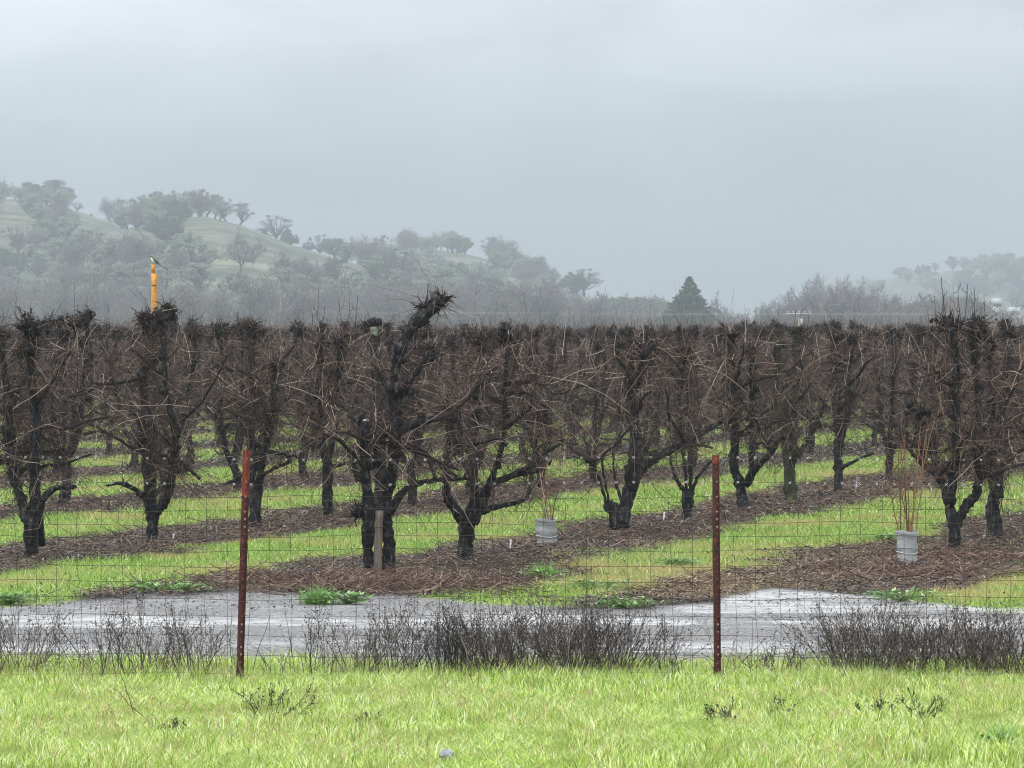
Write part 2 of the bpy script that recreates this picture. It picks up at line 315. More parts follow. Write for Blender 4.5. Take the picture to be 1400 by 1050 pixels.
    mr = N.new('ShaderNodeMapRange'); L.new(wet.outputs[0], mr.inputs[0]); mr.inputs[3].default_value = 0.9; mr.inputs[4].default_value = 0.22; L.new(mr.outputs[0], b.inputs['Roughness'])
    ms = N.new('ShaderNodeMapRange'); L.new(wet.outputs[0], ms.inputs[0]); ms.inputs[3].default_value = 0.12; ms.inputs[4].default_value = 0.6; L.new(ms.outputs[0], b.inputs['Specular IOR Level'])
    bp = N.new('ShaderNodeBump'); bp.inputs['Strength'].default_value = 0.45; bp.inputs['Distance'].default_value = 0.02
    L.new(noise(22, 6, (0.5, 1.3, 1), 0.7), bp.inputs['Height']); L.new(bp.outputs[0], b.inputs['Normal'])
    o = mb.build('ground', m, smooth=True); tag(o, kind='structure')
    me = o.data
    wob = .5 * (vnoise(X * .6, Y * 2, 1.6, 4) - .5); s1 = np.exp(-((Y - 29.75 + wob - 0.12 * np.sin(X * .7)) / 0.88) ** 4) ; s2 = 0.85 * np.exp(-((Y - 27.2 + wob - 0.1 * np.sin(X * .7 + 1)) / 0.6) ** 4)
    s3 = 1.0 * np.exp(-((X - 3.0) / 2.1) ** 4) * (Y > 30) + 0.4 * (Y > 30.5)
    sheen_silt = np.clip((np.maximum(np.maximum(s1, s2), s3)) * np.clip((vnoise(X * 0.6, Y * 1.4, 1.7, 5) - .26) * 2.6, 0, 1.05), 0, 1)
    for nm, a in (('road', rm), ('grass', cv), ('sheen_silt', sheen_silt)):
        at = me.attributes.new(nm, 'FLOAT', 'POINT'); at.data.foreach_set('value', a.ravel().astype(np.float32))
ground()

# ------------------------------------------------------------------ grass and litter
def blades(mb, x, y, z, h, w, lean, rng):
    n = len(x); a = rng.random(n) * 2 * np.pi; b = rng.random(n) * np.pi
    dx, dy = np.cos(a), np.sin(a); wx, wy = np.cos(b) * w / 2, np.sin(b) * w / 2 * 0.3
    P0 = np.stack([x, y, z], -1); l = lean * h
    P1 = P0 + np.stack([dx * l * 0.35, dy * l * 0.35, h * 0.6], -1)
    hk = np.clip(rng.normal(0.95, 0.22, n), 0.3, 1.1)
    P2 = P0 + np.stack([dx * l, dy * l, h * hk], -1)
    Wv = np.stack([wx, wy, np.zeros(n)], -1)
    V = np.stack([P0 - Wv, P0 + Wv, P1 + Wv * .8, P1 - Wv * .8, P2], 1)
    i = np.arange(n)[:, None] * 5
    mb.add(V.reshape(-1, 3), i + np.array([0, 1, 2, 3]), i + np.array([3, 2, 4]))
def sample(D0, D1, dens, rng, margin=1.5):
    hw = 0.152 * D1 + margin; n = int(dens * (D1 - D0) * 2 * hw)
    y = rng.uniform(D0, D1, n); x = rng.uniform(-hw, hw, n)
    k = np.abs(x) < 0.152 * y + margin
    return x[k], y[k]
def grass():
    rng = np.random.default_rng(3)
    mb = MB()
    x, y = sample(18.2, 26.3, 6500, rng, .7)
    rm = road_mask(x, y); k = rng.random(len(x)) > rm * 1.3
    k &= (y < 25.6) | (rng.random(len(x)) < 0.5)
    x, y = x[k], y[k]
    tall = vnoise(x, y, 1.3, 3)
    h = rng.uniform(0.02, 0.065, len(x)) * (0.5 + 1.2 * tall) * np.where(y > 24.1, 1.25, 1.0)
    blades(mb, x, y, x * 0 - 0.01, h, rng.uniform(0.0022, 0.006, len(x)), rng.uniform(0.4, 2.4, len(x)), rng)
    # tufts
    for i in range(70):
        D = rng.uniform(18.8, 25.2); cx = rng.uniform(-0.16, 0.16) * D; n = rng.integers(60, 160)
        r = rng.normal(0, 0.09, (n, 2)); blades(mb, cx + r[:, 0], D + r[:, 1], np.zeros(n), rng.uniform(0.05, 0.13, n), rng.uniform(0.004, 0.007, n), rng.uniform(0.2, 0.9, n), rng)
    n = 9000; D_ = rng.uniform(24.5, 25.9, n); x_ = rng.uniform(-4.4, 4.4, n); k_ = vnoise(x_, D_, 1.6, 3) > .42; x_, D_ = x_[k_], D_[k_]; n = len(x_)
    blades(mb, x_, D_, np.zeros(n), rng.uniform(.04, .15, n), rng.uniform(.003, .006, n), rng.uniform(.2, 1.0, n), rng)
    for cx, cy, sx, sy, n, hh in ((3.1, 19.9, .25, .3, 2600, .16), (2.75, 20.4, .2, .25, 1400, .13), (.95, 23.9, .5, .25, 1500, .13), (.1, 24.3, .35, .2, 1200, .14), (1.0, 19.6, .5, .25, 1800, .12), (-2.6, 19.4, .3, .2, 900, .12), (-1.6, 23.7, .25, .2, 700, .12), (2.3, 23.9, .5, .3, 1400, .12)):
        blades(mb, rng.normal(cx, sx, n), rng.normal(cy, sy, n), np.zeros(n), rng.uniform(.4, 1, n) * hh, rng.uniform(.004, .007, n), rng.uniform(.2, 1.1, n), rng)
    tag(mb.build('verge_grass', M['grass']), 'bright young grass of the verge in front of the wire fence', 'grass', kind='stuff')
    mb = MB()
    for D0, D1, dens, ws, hs in ((29.5, 45, 900, 1.0, 1.0), (45, 70, 380, 1.6, 1.15), (70, 110, 110, 2.6, 1.3), (110, 165, 30, 4.5, 1.5)):
        x, y = sample(D0, D1, dens, rng, 1.5)
        c = cover(x, y); rm = road_mask(x, y); k = rng.random(len(x)) < c * (1 - rm) ** 2 * np.where(y < 32, np.clip((y - road_edges(x)[1]) / 0.5 + 0.8, 0, 1), 1)
        k |= (rng.random(len(x)) < 0.07) & (rm < 0.1)
        x, y = x[k], y[k]; n = len(x); t = vnoise(x, y, 1.1, 3)
        blades(mb, x, y, np.zeros(n), rng.uniform(0.03, 0.08, n) * (0.5 + 1.2 * t) * hs, rng.uniform(0.004, 0.008, n) * ws, rng.uniform(0.3, 1.5, n), rng)
    tag(mb.build('orchard_grass', M['ograss']), 'green grass growing in strips between the orchard rows', 'grass', kind='stuff')
    mb = MB()
    for cx, cy, sx, sy, n in ((2.0, 34.0, .9, 1.4, 12000), (1.2, 35.2, 1.1, 1.0, 6000), (3.2, 37.0, 1.2, 1.6, 7000), (4.6, 40, 1.2, 1.6, 3500), (-2.3, 33.3, 1.0, 0.5, 1400), (5.4, 33.5, 1, .7, 800), (-1, 46.5, 3, 1.0, 1500), (1.7, 32.6, 0.8, 0.5, 2200)):
        x = rng.normal(cx, sx * .6, n); y = rng.normal(cy, sy * .6, n); k = road_mask(x, y) < 0.3; x, y = x[k], y[k]; n = len(x)
        blades(mb, x, y, np.zeros(n), rng.uniform(0.02, 0.07, n), rng.uniform(0.004, 0.008, n), rng.uniform(0.5, 2, n), rng)
    x, y = sample(18.5, 26, 420, rng); k = rng.random(len(x)) < np.clip((vnoise(x, y, 1.9, 3) - .42) * 5, .1, 1); x, y = x[k], y[k]; n = len(x)
    blades(mb, x, y, np.zeros(n), rng.uniform(0.04, 0.13, n), rng.uniform(0.003, 0.005, n), rng.uniform(0.3, 1.2, n), rng)
    tag(mb.build('dry_grass', M['drygrass']), 'tan dead grass mixed into the green strips and the verge', 'grass', kind='stuff')
    # leaves
    mb = MB()
    for D0, D1, dens, s in ((30.5, 46, 1500, 1.0), (46, 75, 420, 1.6), (75, 120, 70, 3)):
        x, y = sample(D0, D1, dens, rng); c = cover(x, y); rm = road_mask(x, y)
        k = rng.random(len(x)) < (1 - c) * (1 - rm) ** 3 + 0.025 + 0.06 * (rm > 0) * (y > 30.6)
        x, y = x[k], y[k]; n = len(x); L = rng.uniform(0.010, 0.028, n) * s; Wd = L * rng.uniform(.35, .6, n); a = rng.random(n) * 6.283
        z = rng.uniform(0.005, 0.05, n); up = rng.uniform(-0.2, 1.0, n) * L
        u = np.stack([np.cos(a), np.sin(a), 0 * a], -1); v = np.stack([-np.sin(a), np.cos(a), 0 * a], -1); c0 = np.stack([x, y, z], -1); Z = np.array([0, 0, 1.0])
        V = np.stack([c0 - u * L[:, None], c0 + v * Wd[:, None] + Z * up[:, None] * .6, c0 + u * L[:, None] + Z * up[:, None], c0 - v * Wd[:, None] + Z * up[:, None] * .3], 1)
        mb.add(V.reshape(-1, 3), np.arange(n)[:, None] * 4 + np.arange(4))
    tag(mb.build('leaf_litter', M['litter']), 'dark rotting leaves covering the soil under the tree rows', 'leaf litter', kind='stuff')
    mb = MB()
    xs, ys = [], []
    x, y = sample(31, 62, 70, rng); k = rng.random(len(x)) < (1 - cover(x, y)) * (1 - road_mask(x, y)) ** 3; xs.append(x[k]); ys.append(y[k])
    for cx, cy, sx, sy, n in ((-1.2, 33.2, 1.0, 0.6, 2600), (-2.0, 34.2, 0.9, 0.7, 900), (4.1, 35.2, 1.0, 0.7, 1300), (5.0, 37.5, .7, .7, 500)):
        xs.append(rng.normal(cx, sx * .6, n)); ys.append(rng.normal(cy, sy * .55, n))
    x = np.concatenate(xs); y = np.concatenate(ys); n = len(x)
    a = rng.random(n) * 6.283; L = rng.uniform(0.08, 0.4, n); t = np.linspace(-.5, .5, 4)
    bend = rng.normal(0, 0.12, n)
    P = np.stack([x[:, None] + np.cos(a)[:, None] * L[:, None] * t - np.sin(a)[:, None] * (bend * L)[:, None] * (t * t * 4), y[:, None] + np.sin(a)[:, None] * L[:, None] * t + np.cos(a)[:, None] * (bend * L)[:, None] * t * t * 4,
                  rng.uniform(0.01, 0.06, n)[:, None] + rng.normal(0, .15, n)[:, None] * L[:, None] * t + rng.uniform(0, .3, n)[:, None] * L[:, None] * (t + .5) ** 2], -1)
    tubes(mb, P, np.repeat(rng.uniform(0.002, 0.005, n)[:, None], 4, 1), 3)
    tag(mb.build('pruned_twigs', M['prunings']), 'reddish pruned twigs lying over the leaf litter by the first trees', 'prunings', kind='stuff')
grass()

# ------------------------------------------------------------------ orchard trees
def cut_top(P, lim):
    # shears cut here: everything past the cut height is gone
    P = P.copy()
    for k in range(1, P.shape[1]):
        over = P[:, k, 2] > lim; P[over, k] = P[over, k - 1] + 1e-4
    return P
def twig_paths(S, Dv, L, rng, K=6, droop=0.25, wig=0.07, bend=0.45):
    n = len(S); t = np.linspace(0, 1, K)[None, :, None]
    bend = rng.normal(0, bend, (n, 1, 3)); bend[:, :, 2] -= droop
    jit = np.cumsum(rng.normal(0, wig, (n, K, 3)), axis=1) * np.linspace(0, 1, K)[None, :, None]
    return S[:, None, :] + L[:, None, None] * (Dv[:, None, :] * t + bend * t ** 2 * 0.55 + jit * 0.6)
def unit(v): return v / (np.linalg.norm(v, axis=-1, keepdims=True) + 1e-9)
def orchard_tree(limbs, seed, loc, rz=0.0, top=2.52, n_tw=820, n_br=15, shoots=8, spread=1.0, heads=None, moss=False, low=0.85, suckers=0, headr=0.08, cuts=(), knobs=True, tall=(), tw_scale=1.0, heavy=1.0):
    """limbs: list of (points (k,3), radii (k,)) in local metres"""
    rng = np.random.default_rng(seed); root = empty('orchard_tree', loc, rz); top = top - (.07 if top > 2.35 and top < 2.6 and abs(loc[1]) < 60 and loc[1] > 0 else 0)
    tb = MB(); pts = []; prad = []
    for P, R in limbs:
        P = np.asarray(P, float); R = np.asarray(R, float)
        Lg = np.linalg.norm(np.diff(P, axis=0), axis=1).sum(); n = max(6, int(Lg / 0.045))
        c = catmull(P, n); r = np.interp(np.linspace(0, 1, n), np.linspace(0, 1, len(R)), R)
        ph = rng.random(6) * 6.28; t = np.linspace(0, Lg, n)
        r = r * .69 * (1 + 0.06 * np.sin(t * 7 + ph[0]) + 0.05 * np.sin(t * 19 + ph[1]) + 0.05 * rng.standard_normal(n))
        for _ in range(int(Lg * 2.0)):
            t0 = rng.random() * Lg; r = r * (1 + rng.uniform(0.06, 0.24) * np.exp(-((t - t0) / rng.uniform(0.03, 0.06)) ** 2))
        c = c + np.stack([0.012 * np.sin(t * 7 + ph[2]), 0.012 * np.sin(t * 6 + ph[3]), 0 * t], -1) + rng.normal(0, 0.004, (n, 3))
        if c[0, 2] < 0.02: c[0, 2] = -0.06; r[0] *= 1.25; r[1] *= 1.12
        tubes(tb, c, r, 13, cap=True, rough=0.10, rng=rng)
        k = c[:, 2] > 0.55; pts.append(c[k]); prad.append(r[k])
        if knobs:
            for zz_ in np.arange(1.0, 2.4, .24):
                j = np.argmin(np.abs(c[:, 2] - zz_ - rng.normal(0, .08)))
                if abs(c[j, 2] - zz_) < .2 and rng.random() < .75: lumps(tb, c[j] + rng.normal(0, .03, 3), r[j] * rng.uniform(.8, 1.3) + .008, rng, 1, (1, 1, rng.uniform(.6, 1.3)), .38, 8)
    # knobby spur heads on the limb ends
    if heads is None: heads = [np.asarray(P[-1]) for P, R in limbs if P[-1][2] > 1.4]
    stubs_S, stubs_D, stubs_L, headS = [], [], [], []
    for h in heads:
        h = np.asarray(h, float)
        lumps(tb, h - [0, 0, 0.03], headr * rng.uniform(0.5, 0.8), rng, 1, (1, 1, rng.uniform(.7, 1.1)), 0.3)
        for _ in range(11): lumps(tb, h + rng.normal(0, headr * 0.62, 3) * [1.1, 1.1, .75], headr * rng.uniform(.22, .5), rng, 1, (1, 1, 1), 0.4, 8)
        m = int(110 * heavy); d = unit(rng.normal(0, 1, (m, 3)) + [0, 0, 0.3]); stubs_S.append(h + d * headr * 0.4 + rng.normal(0, headr * .25, (m, 3))); stubs_D.append(d); stubs_L.append(rng.uniform(0.03, 0.10, m)); headS.append(h + rng.normal(0, headr * .6, (int(26 * heavy), 3)))
    allp = np.concatenate(pts); allr = np.concatenate(prad)
    if knobs:
        m = int(300 * heavy); i = rng.integers(0, len(allp), m); w = rng.random(m) < np.clip((allp[i, 2] - 0.7) / 1.0, 0.12, 1); i = i[w]; m = len(i)
        d = unit(rng.normal(0, 1, (m, 3)) + [0, 0, .25]); stubs_S.append(allp[i] + d * allr[i][:, None] * .7); stubs_D.append(d); stubs_L.append(rng.uniform(0.04, 0.15, m))
    bb = MB(); bpts = []
    # secondary branches
    for _ in range(n_br):
        cand = allp[(allp[:, 2] > low) & (allp[:, 2] < 2.05)]; s = cand[rng.integers(0, len(cand))] if len(cand) else allp[-1]
        a = rng.random() * 6.283; L = rng.uniform(0.35, 0.85 if s[2] < 1.35 else 1.0) * spread; up = rng.uniform(-0.1, 1.1)
        d = unit(np.array([math.cos(a), math.sin(a), up])); K = 9; t = np.linspace(0, 1, K)[:, None]
        path = s + d * L * t + np.array([0, 0, rng.uniform(-.25, .35)]) * L * t ** 2 + np.cumsum(rng.normal(0, 0.035, (K, 3)), 0) * t
        path = cut_top(path[None], top - .1)[0]
        if np.linalg.norm(path[-1] - path[0]) < .2: continue
        r0 = rng.uniform(0.016, 0.032); tubes(bb, path, np.linspace(r0, r0 * .45, K) * (1 + .18 * rng.standard_normal(K)), 6, cap=True, rough=.08, rng=rng)
        bpts.append(path[2:]); m = int(9 * heavy); i = rng.integers(1, K, m); dd = unit(rng.normal(0, 1, (m, 3)) + [0, 0, .2]); stubs_S.append(path[i]); stubs_D.append(dd); stubs_L.append(rng.uniform(.03, .1, m))
    S = np.concatenate(stubs_S); Dd = np.concatenate(stubs_D); L = np.concatenate(stubs_L)
    P = twig_paths(S, Dd, np.minimum(L * rng.gamma(2, .40, len(L)), .075), rng, 6, 0.25, 0.30, 1.1); r0 = rng.uniform(0.003, 0.008, len(S))
    tubes(bb, P, r0[:, None] * np.linspace(1, 0.7, 6), 4)
    # twigs
    w = MB()
    src = np.concatenate(bpts) if bpts else allp
    hi = allp[allp[:, 2] > low - 0.1]
    if not len(hi): hi = allp
    n1 = int(n_tw * tw_scale)
    a = rng.integers(0, len(src), n1); b = rng.integers(0, len(hi), n1); pick = rng.random(n1) < 0.62
    S = np.where(pick[:, None], src[a], hi[b]) + rng.normal(0, .02, (n1, 3))
    D = unit(rng.normal(0, 1, (n1, 3)) * [.85, .85, 1] + [0, 0, .35]); L = rng.gamma(3.2, 0.105, n1) + .1
    P = twig_paths(S, D, L, rng, 6, .25, .06)
    # clipped flat along the top, like a hedge
    P = cut_top(P, top + rng.normal(-0.02, .07, n1) + (rng.random(n1) < .07) * .15)
    P[:, :, 2] = np.maximum(P[:, :, 2], 0.35)
    r = (rng.uniform(0.0022, 0.0050, n1) * np.where(rng.random(n1) < .12, 1.5, 1))[:, None] * np.linspace(1, .45, 6)
    tubes(w, P, r, 3)
    n2 = int(n1 * 1.25); i = rng.integers(0, n1, n2); j = rng.integers(1, 6, n2); S = P[i, j]; D = unit(rng.normal(0, 1, (n2, 3)) + [0, 0, .1]); L = rng.uniform(.06, .3, n2)
    P2 = twig_paths(S, D, L, rng, 4, .1, .07); tubes(w, P2, rng.uniform(.0016, .0034, n2)[:, None] * np.linspace(1, .5, 4), 3)
    if headS:
        S = np.concatenate(headS); k = len(S); D = unit(rng.normal(0, 1, (k, 3)) + [0, 0, .25])
        PH = twig_paths(S, D, rng.uniform(.08, .36, k), rng, 7, .6, .07, .7); tubes(w, PH, rng.uniform(.0018, .0036, k)[:, None] * np.linspace(1, .45, 7), 3)
        i = rng.integers(0, k, k); j = rng.integers(2, 7, k); tubes(w, twig_paths(PH[i, j], unit(rng.normal(0, 1, (k, 3))), rng.uniform(.04, .16, k), rng, 4, .1, .07), rng.uniform(.0014, .0026, k)[:, None] * np.linspace(1, .5, 4), 3)
    # upright water shoots above the cut line
    shoots = int(shoots * 2.0)
    if shoots:
        hd = np.array(heads) if len(heads) else hi[-6:]
        i = rng.integers(0, len(hd), shoots); pickh = rng.random(shoots) < .5
        S = np.where(pickh[:, None], hd[i], np.stack([rng.normal(0, .7, shoots), rng.normal(0, .45, shoots), rng.uniform(top - .5, top - .1, shoots)], -1))
        D = unit(rng.normal(0, .22, (shoots, 3)) + [0, 0, 1]); L = rng.gamma(2.0, .085, shoots) + .04 + np.maximum(0, top - S[:, 2])
        P = twig_paths(S, D, L, rng, 6, -.05, .03); tubes(w, P, rng.uniform(.0018, .0036, shoots)[:, None] * np.linspace(1, .45, 6), 4)
    if suckers:
        S = np.stack([rng.normal(0, .1, suckers), rng.normal(0, .08, suckers), rng.uniform(.1, .5, suckers)], -1); D = unit(rng.normal(0, .25, (suckers, 3)) + [0, 0, 1])
        tubes(w, twig_paths(S, D, rng.uniform(.4, 1.0, suckers), rng, 7, -.1, .03), rng.uniform(.003, .006, suckers)[:, None] * np.linspace(1, .4, 7), 4)
    for dx, z1 in tall:
        K = 9; t = np.linspace(0, 1, K); z0 = 2.25; ln = rng.normal(0, .05)
        Q = np.stack([dx + ln * (1 - t) + .012 * np.cumsum(rng.normal(0, .5, K)), rng.normal(0, .15) + 0 * t, z0 + (z1 - z0) * t], -1); tubes(w, Q, np.linspace(.0065, .0030, K) * (1 + .15 * rng.standard_normal(K)), 5)
        for _ in range(3):
            q = Q[rng.integers(3, 8)]; sg = rng.choice([-1, 1]); e = np.array([[0, 0, 0], [sg * .04, 0, .01], [sg * .07, 0, .06], [sg * .085, 0, .13]]) * rng.uniform(.5, 1.1); tubes(w, q + e, np.linspace(.0035, .0018, 4), 4)
    tr = tb.build('trunk', M['mossbark'] if moss else M['bark'], root, smooth=True)
    bb.build('branches', M['branch'], root); w.build('twigs', M['twig'], root)
    for c, rr in cuts:
        cb = MB(); lumps(cb, c, rr, rng, 1, (1, 1, .25), .08); cb.build('pruning_cut', M['cut'], tr)
    return root
def px_limbs(D, bx, by, spec, seed, x0=None):
    """limbs traced in photograph pixels at tree distance D, given depth of their own; local to the tree base"""
    rng = np.random.default_rng(seed); X0 = gx(bx, D); s = D / F; out = []
    for pts, rad in spec:
        P = []; dy = 0.0; step = rng.normal(0, 0.09)
        for i, p in enumerate(pts):
            if len(p) == 3: dy = p[2]
            elif i: dy += step + rng.normal(0, .03)
            P.append((gx(p[0], D) - X0, dy, (by - p[1]) * s))
        out.append((P, np.array(rad) * s * 0.5))
    return out
def copy_tree(o, loc, rz, sc=1.0):
    c = o.copy(); COL.objects.link(c); c.location = loc; c.rotation_euler = (0, 0, rz); c.scale = (sc, sc, sc if isinstance(sc, float) else 1)
    for ch in list(o.children):
        d = ch.copy(); COL.objects.link(d); d.parent = c
        for g in list(ch.children):
            e = g.copy(); COL.objects.link(e); e.parent = d
    return c
ROWG = 'pruned orchard trees standing in rows'
def hero(k, px, spec, label, **kw):
    D = -(ROW0 + k * ROWSTEP) / (RS - (px - 700) / F); by = HOR + F * CAMH / D
    lim = px_limbs(D, px, by, spec, int(px) + 5)
    t = orchard_tree(lim, int(px) + 99, (gx(px, D), D, 0), **kw); tag(t, label, 'tree', ROWG)
    return t, D
HD = {}
# row 1 (the row whose first tree stands by the road in the middle of the picture)
t, D = hero(1, 525, [
    ([(529, 786), (530, 740), (529, 690), (535, 640), (538, 590), (538, 540), (541, 500), (547, 472), (562, 452), (580, 431), (601, 413)], [27, 23, 22, 21, 20, 18, 19, 22, 25, 25, 20]),
    ([(505, 782, -.05), (505, 730), (503, 680), (502, 630), (498, 575)], [24, 22, 22, 20, 17]),
    ([(529, 702), (506, 700, -.03), (489, 697, -.1)], [22, 28, 16]),
    ([(537, 600), (556, 585), (585, 574), (610, 568), (622, 563)], [17, 15, 13, 12, 13]),
    ([(622, 563), (627, 575), (631, 592)], [10, 9, 6]),
    ([(532, 704), (548, 678), (566, 663), (600, 656), (642, 655)], [16, 14, 12, 9, 6]),
    ([(538, 570), (552, 535), (568, 508), (590, 480)], [15, 14, 13, 12]),
    ([(520, 640), (514, 610), (512, 596)], [13, 13, 12])],
    'two-stemmed tree by the road whose tall limb bends right above all others', top=2.30, heads=[(0.60, .05, 2.83), (0.54, 0, 2.80), (.42, 0, 2.74), (0.48, .2, 2.3), (.72, .1, 1.65), (-.26, -.1, .66)], shoots=12, n_tw=560, headr=.05, n_br=15, cuts=[((-0.205, -.05, 1.6), .06)], heavy=1.0)
HD['t1'] = D
hero(1, 637, [
    ([(638, 768), (638, 735), (638, 706)], [34, 30, 32]),
    ([(634, 712), (620, 694), (612, 670), (613, 620), (616, 580), (615, 555)], [24, 20, 17, 17, 17, 13]),
    ([(643, 712), (656, 688), (668, 668), (690, 656), (715, 645), (745, 630)], [26, 22, 18, 14, 11, 7]),
    ([(642, 706), (648, 660), (650, 590), (655, 520), (657, 470)], [22, 17, 12, 10, 8]),
    ([(668, 668), (684, 620), (690, 560), (693, 500), (690, 460)], [13, 10, 10, 9, 8]),
    ([(650, 704), (672, 696), (700, 690), (722, 680), (730, 640), (736, 570)], [14, 12, 10, 7, 5, 4])],
    'short thick trunk forking low beside the two-stemmed tree in the middle row', shoots=10, n_tw=900)
t4, D4 = hero(1, 848, [
    ([(850, 720), (856, 690), (864, 664), (880, 642), (905, 624), (940, 608), (990, 580)], [36, 27, 25, 22, 16, 13, 9]),
    ([(846, 722), (838, 700), (829, 688)], [34, 27, 20]),
    ([(864, 660), (868, 620), (865, 560), (862, 500), (866, 470)], [30, 24, 19, 16, 16]),
    ([(870, 520), (880, 490), (895, 470)], [11, 11, 12]),
    ([(829, 690), (818, 655), (812, 630)], [7, 5, 3]), ([(832, 690), (826, 655), (824, 620)], [5, 4, 3]),
    ([(850, 690), (842, 650), (836, 610)], [6, 5, 3])],
    'tree leaning right from a split dark stump with a long low branch', heads=[(0.15, .2, 2.33), (-.02, 0, 2.3), (.3, .1, 2.3), (.42, .1, 2.33)], shoots=6, top=2.45)
hero(1, 940, [([(940, 712), (941, 695), (942, 672)], [18, 18, 22]), ([(938, 676), (925, 655), (915, 620)], [10, 7, 4]), ([(946, 676), (955, 650), (972, 630)], [9, 6, 4]),
    ([(942, 674), (944, 620), (940, 540), (938, 470)], [8, 7, 7, 6]), ([(940, 674), (932, 610), (930, 560), (936, 480)], [6, 6, 5, 4])],
    'low stubby trunk sprouting thin stems left of the right fence post', shoots=8, n_tw=650, n_br=8)
hero(1, 1016, [([(1016, 699), (1016, 680), (1015, 658)], [22, 20, 24]), ([(1012, 662), (1003, 630), (1004, 580), (1000, 520), (996, 460)], [18, 17, 16, 14, 15]),
    ([(1020, 662), (1032, 640), (1046, 622), (1060, 600)], [16, 14, 11, 8]), ([(1025, 650), (1030, 600), (1028, 540), (1025, 480)], [12, 11, 10, 9])],
    'forked tree just right of the right fence post', shoots=6)
hero(1, 1080, [([(1081, 686), (1081, 660), (1083, 620)], [25, 23, 25]), ([(1083, 625), (1086, 560), (1090, 500), (1089, 455)], [20, 15, 12, 10]), ([(1078, 628), (1068, 590), (1060, 530), (1062, 470)], [15, 13, 11, 10]),
    ([(1090, 625), (1108, 600), (1120, 570)], [12, 9, 6])], 'straight green-mossed trunk, second tree right of the right fence post', tall=[(0.075, 2.833), (0.118, 2.801), (0.268, 2.747), (-0.666, 2.929)], moss=True, shoots=7)
hero(1, 1147, [([(1147, 674), (1147, 640), (1149, 600)], [18, 17, 17]), ([(1148, 610), (1144, 560), (1142, 500), (1145, 460)], [14, 12, 11, 10]), ([(1150, 605), (1160, 560), (1162, 500), (1166, 465)], [12, 11, 9, 9]), ([(1150, 640), (1175, 628), (1195, 620)], [9, 6, 4])],
    'slim trunk forking at mid height, third tree right of the right fence post', shoots=5)
# row 0 at the right edge
hero(0, 1305, [([(1305, 755), (1304, 730), (1302, 705)], [26, 22, 24]), ([(1302, 710), (1296, 672), (1283, 650), (1268, 635), (1262, 600), (1258, 560)], [20, 18, 16, 14, 12, 9]),
    ([(1300, 690), (1304, 640), (1306, 560), (1303, 490), (1298, 450)], [20, 17, 14, 13, 14]), ([(1306, 720), (1322, 694), (1338, 665), (1342, 600), (1338, 520), (1335, 450)], [20, 18, 19, 17, 14, 13]),
    ([(1335, 670), (1350, 640), (1362, 615)], [12, 9, 6])],
    'many-limbed dark tree right of the grey-wrapped sapling at the right edge', tall=[(-0.083, 3.142), (-0.017, 3.05), (0.042, 3.033), (-0.133, 2.942), (-0.175, 2.925), (0.125, 3.058), (0.242, 3.025), (0.333, 2.858), (-0.058, 2.875)], shoots=14, top=2.56, n_tw=980, n_br=16, heads=[(-.1, 0, 2.6), (.02, .1, 2.57), (.28, .1, 2.6), (.25, 0, 2.5), (-.4, .1, 1.6)], headr=.085)
hero(0, 1362, [([(1362, 740), (1360, 700), (1366, 670)], [30, 26, 24]), ([(1365, 680), (1372, 620), (1376, 540), (1385, 455)], [20, 17, 14, 13]), ([(1362, 690), (1352, 640), (1356, 560), (1350, 470)], [16, 13, 12, 11])],
    'stout tree at the right edge behind the many-limbed one', shoots=12, n_tw=950, suckers=10)
# row 2 at the left
hero(2, 40, [([(42, 758), (42, 730), (45, 705)], [30, 27, 30]), ([(38, 712), (26, 680), (14, 640), (8, 590), (2, 520), (-6, 460)], [22, 19, 17, 15, 13, 12]),
    ([(46, 706), (48, 640), (47, 570), (42, 500), (40, 450)], [24, 20, 18, 15, 18]), ([(55, 745, .1), (57, 700), (62, 680), (78, 667), (110, 664)], [15, 14, 13, 11, 7])],
    'three-limbed tree at the left edge, nearest of the second row', top=2.5, shoots=12, n_tw=950, heads=[(-.02, 0, 2.62), (.02, .1, 2.5), (-.05, 0, 2.3), (-.38, 0, 2.5)], headr=.085)
t, D = hero(2, 208, [([(208, 748), (209, 715), (206, 690)], [26, 22, 27]), ([(203, 700), (202, 640), (198, 580), (196, 520), (200, 470), (203, 435)], [20, 19, 17, 14, 13, 15]),
    ([(212, 705), (226, 684), (240, 645), (243, 600), (234, 540), (228, 470), (225, 425)], [18, 18, 15, 14, 13, 12, 14]), ([(205, 690), (190, 672), (170, 660), (150, 662)], [12, 10, 8, 5]), ([(238, 650), (254, 640), (272, 655)], [9, 7, 5])],
    'two-headed tree in front of the tall yellow post with the bird', top=2.5, shoots=9, heads=[(-.09, 0, 2.66), (-.01, .05, 2.62), (.15, .1, 2.74), (.19, 0, 2.70), (-.04, 0, 2.55)], headr=.085, n_tw=900, heavy=1.3)
HD['t208'] = D
hero(2, 348, [([(348, 730), (349, 690), (350, 655)], [24, 22, 24]), ([(348, 660), (344, 600), (345, 540), (342, 480), (346, 450)], [18, 16, 14, 13, 14]), ([(352, 660), (362, 620), (372, 560), (378, 500)], [15, 13, 11, 9]),
    ([(345, 640), (325, 655), (305, 662)], [9, 8, 5]), ([(355, 655), (375, 640), (398, 630)], [9, 7, 5])], 'upright tree standing right behind the left fence post', shoots=6)
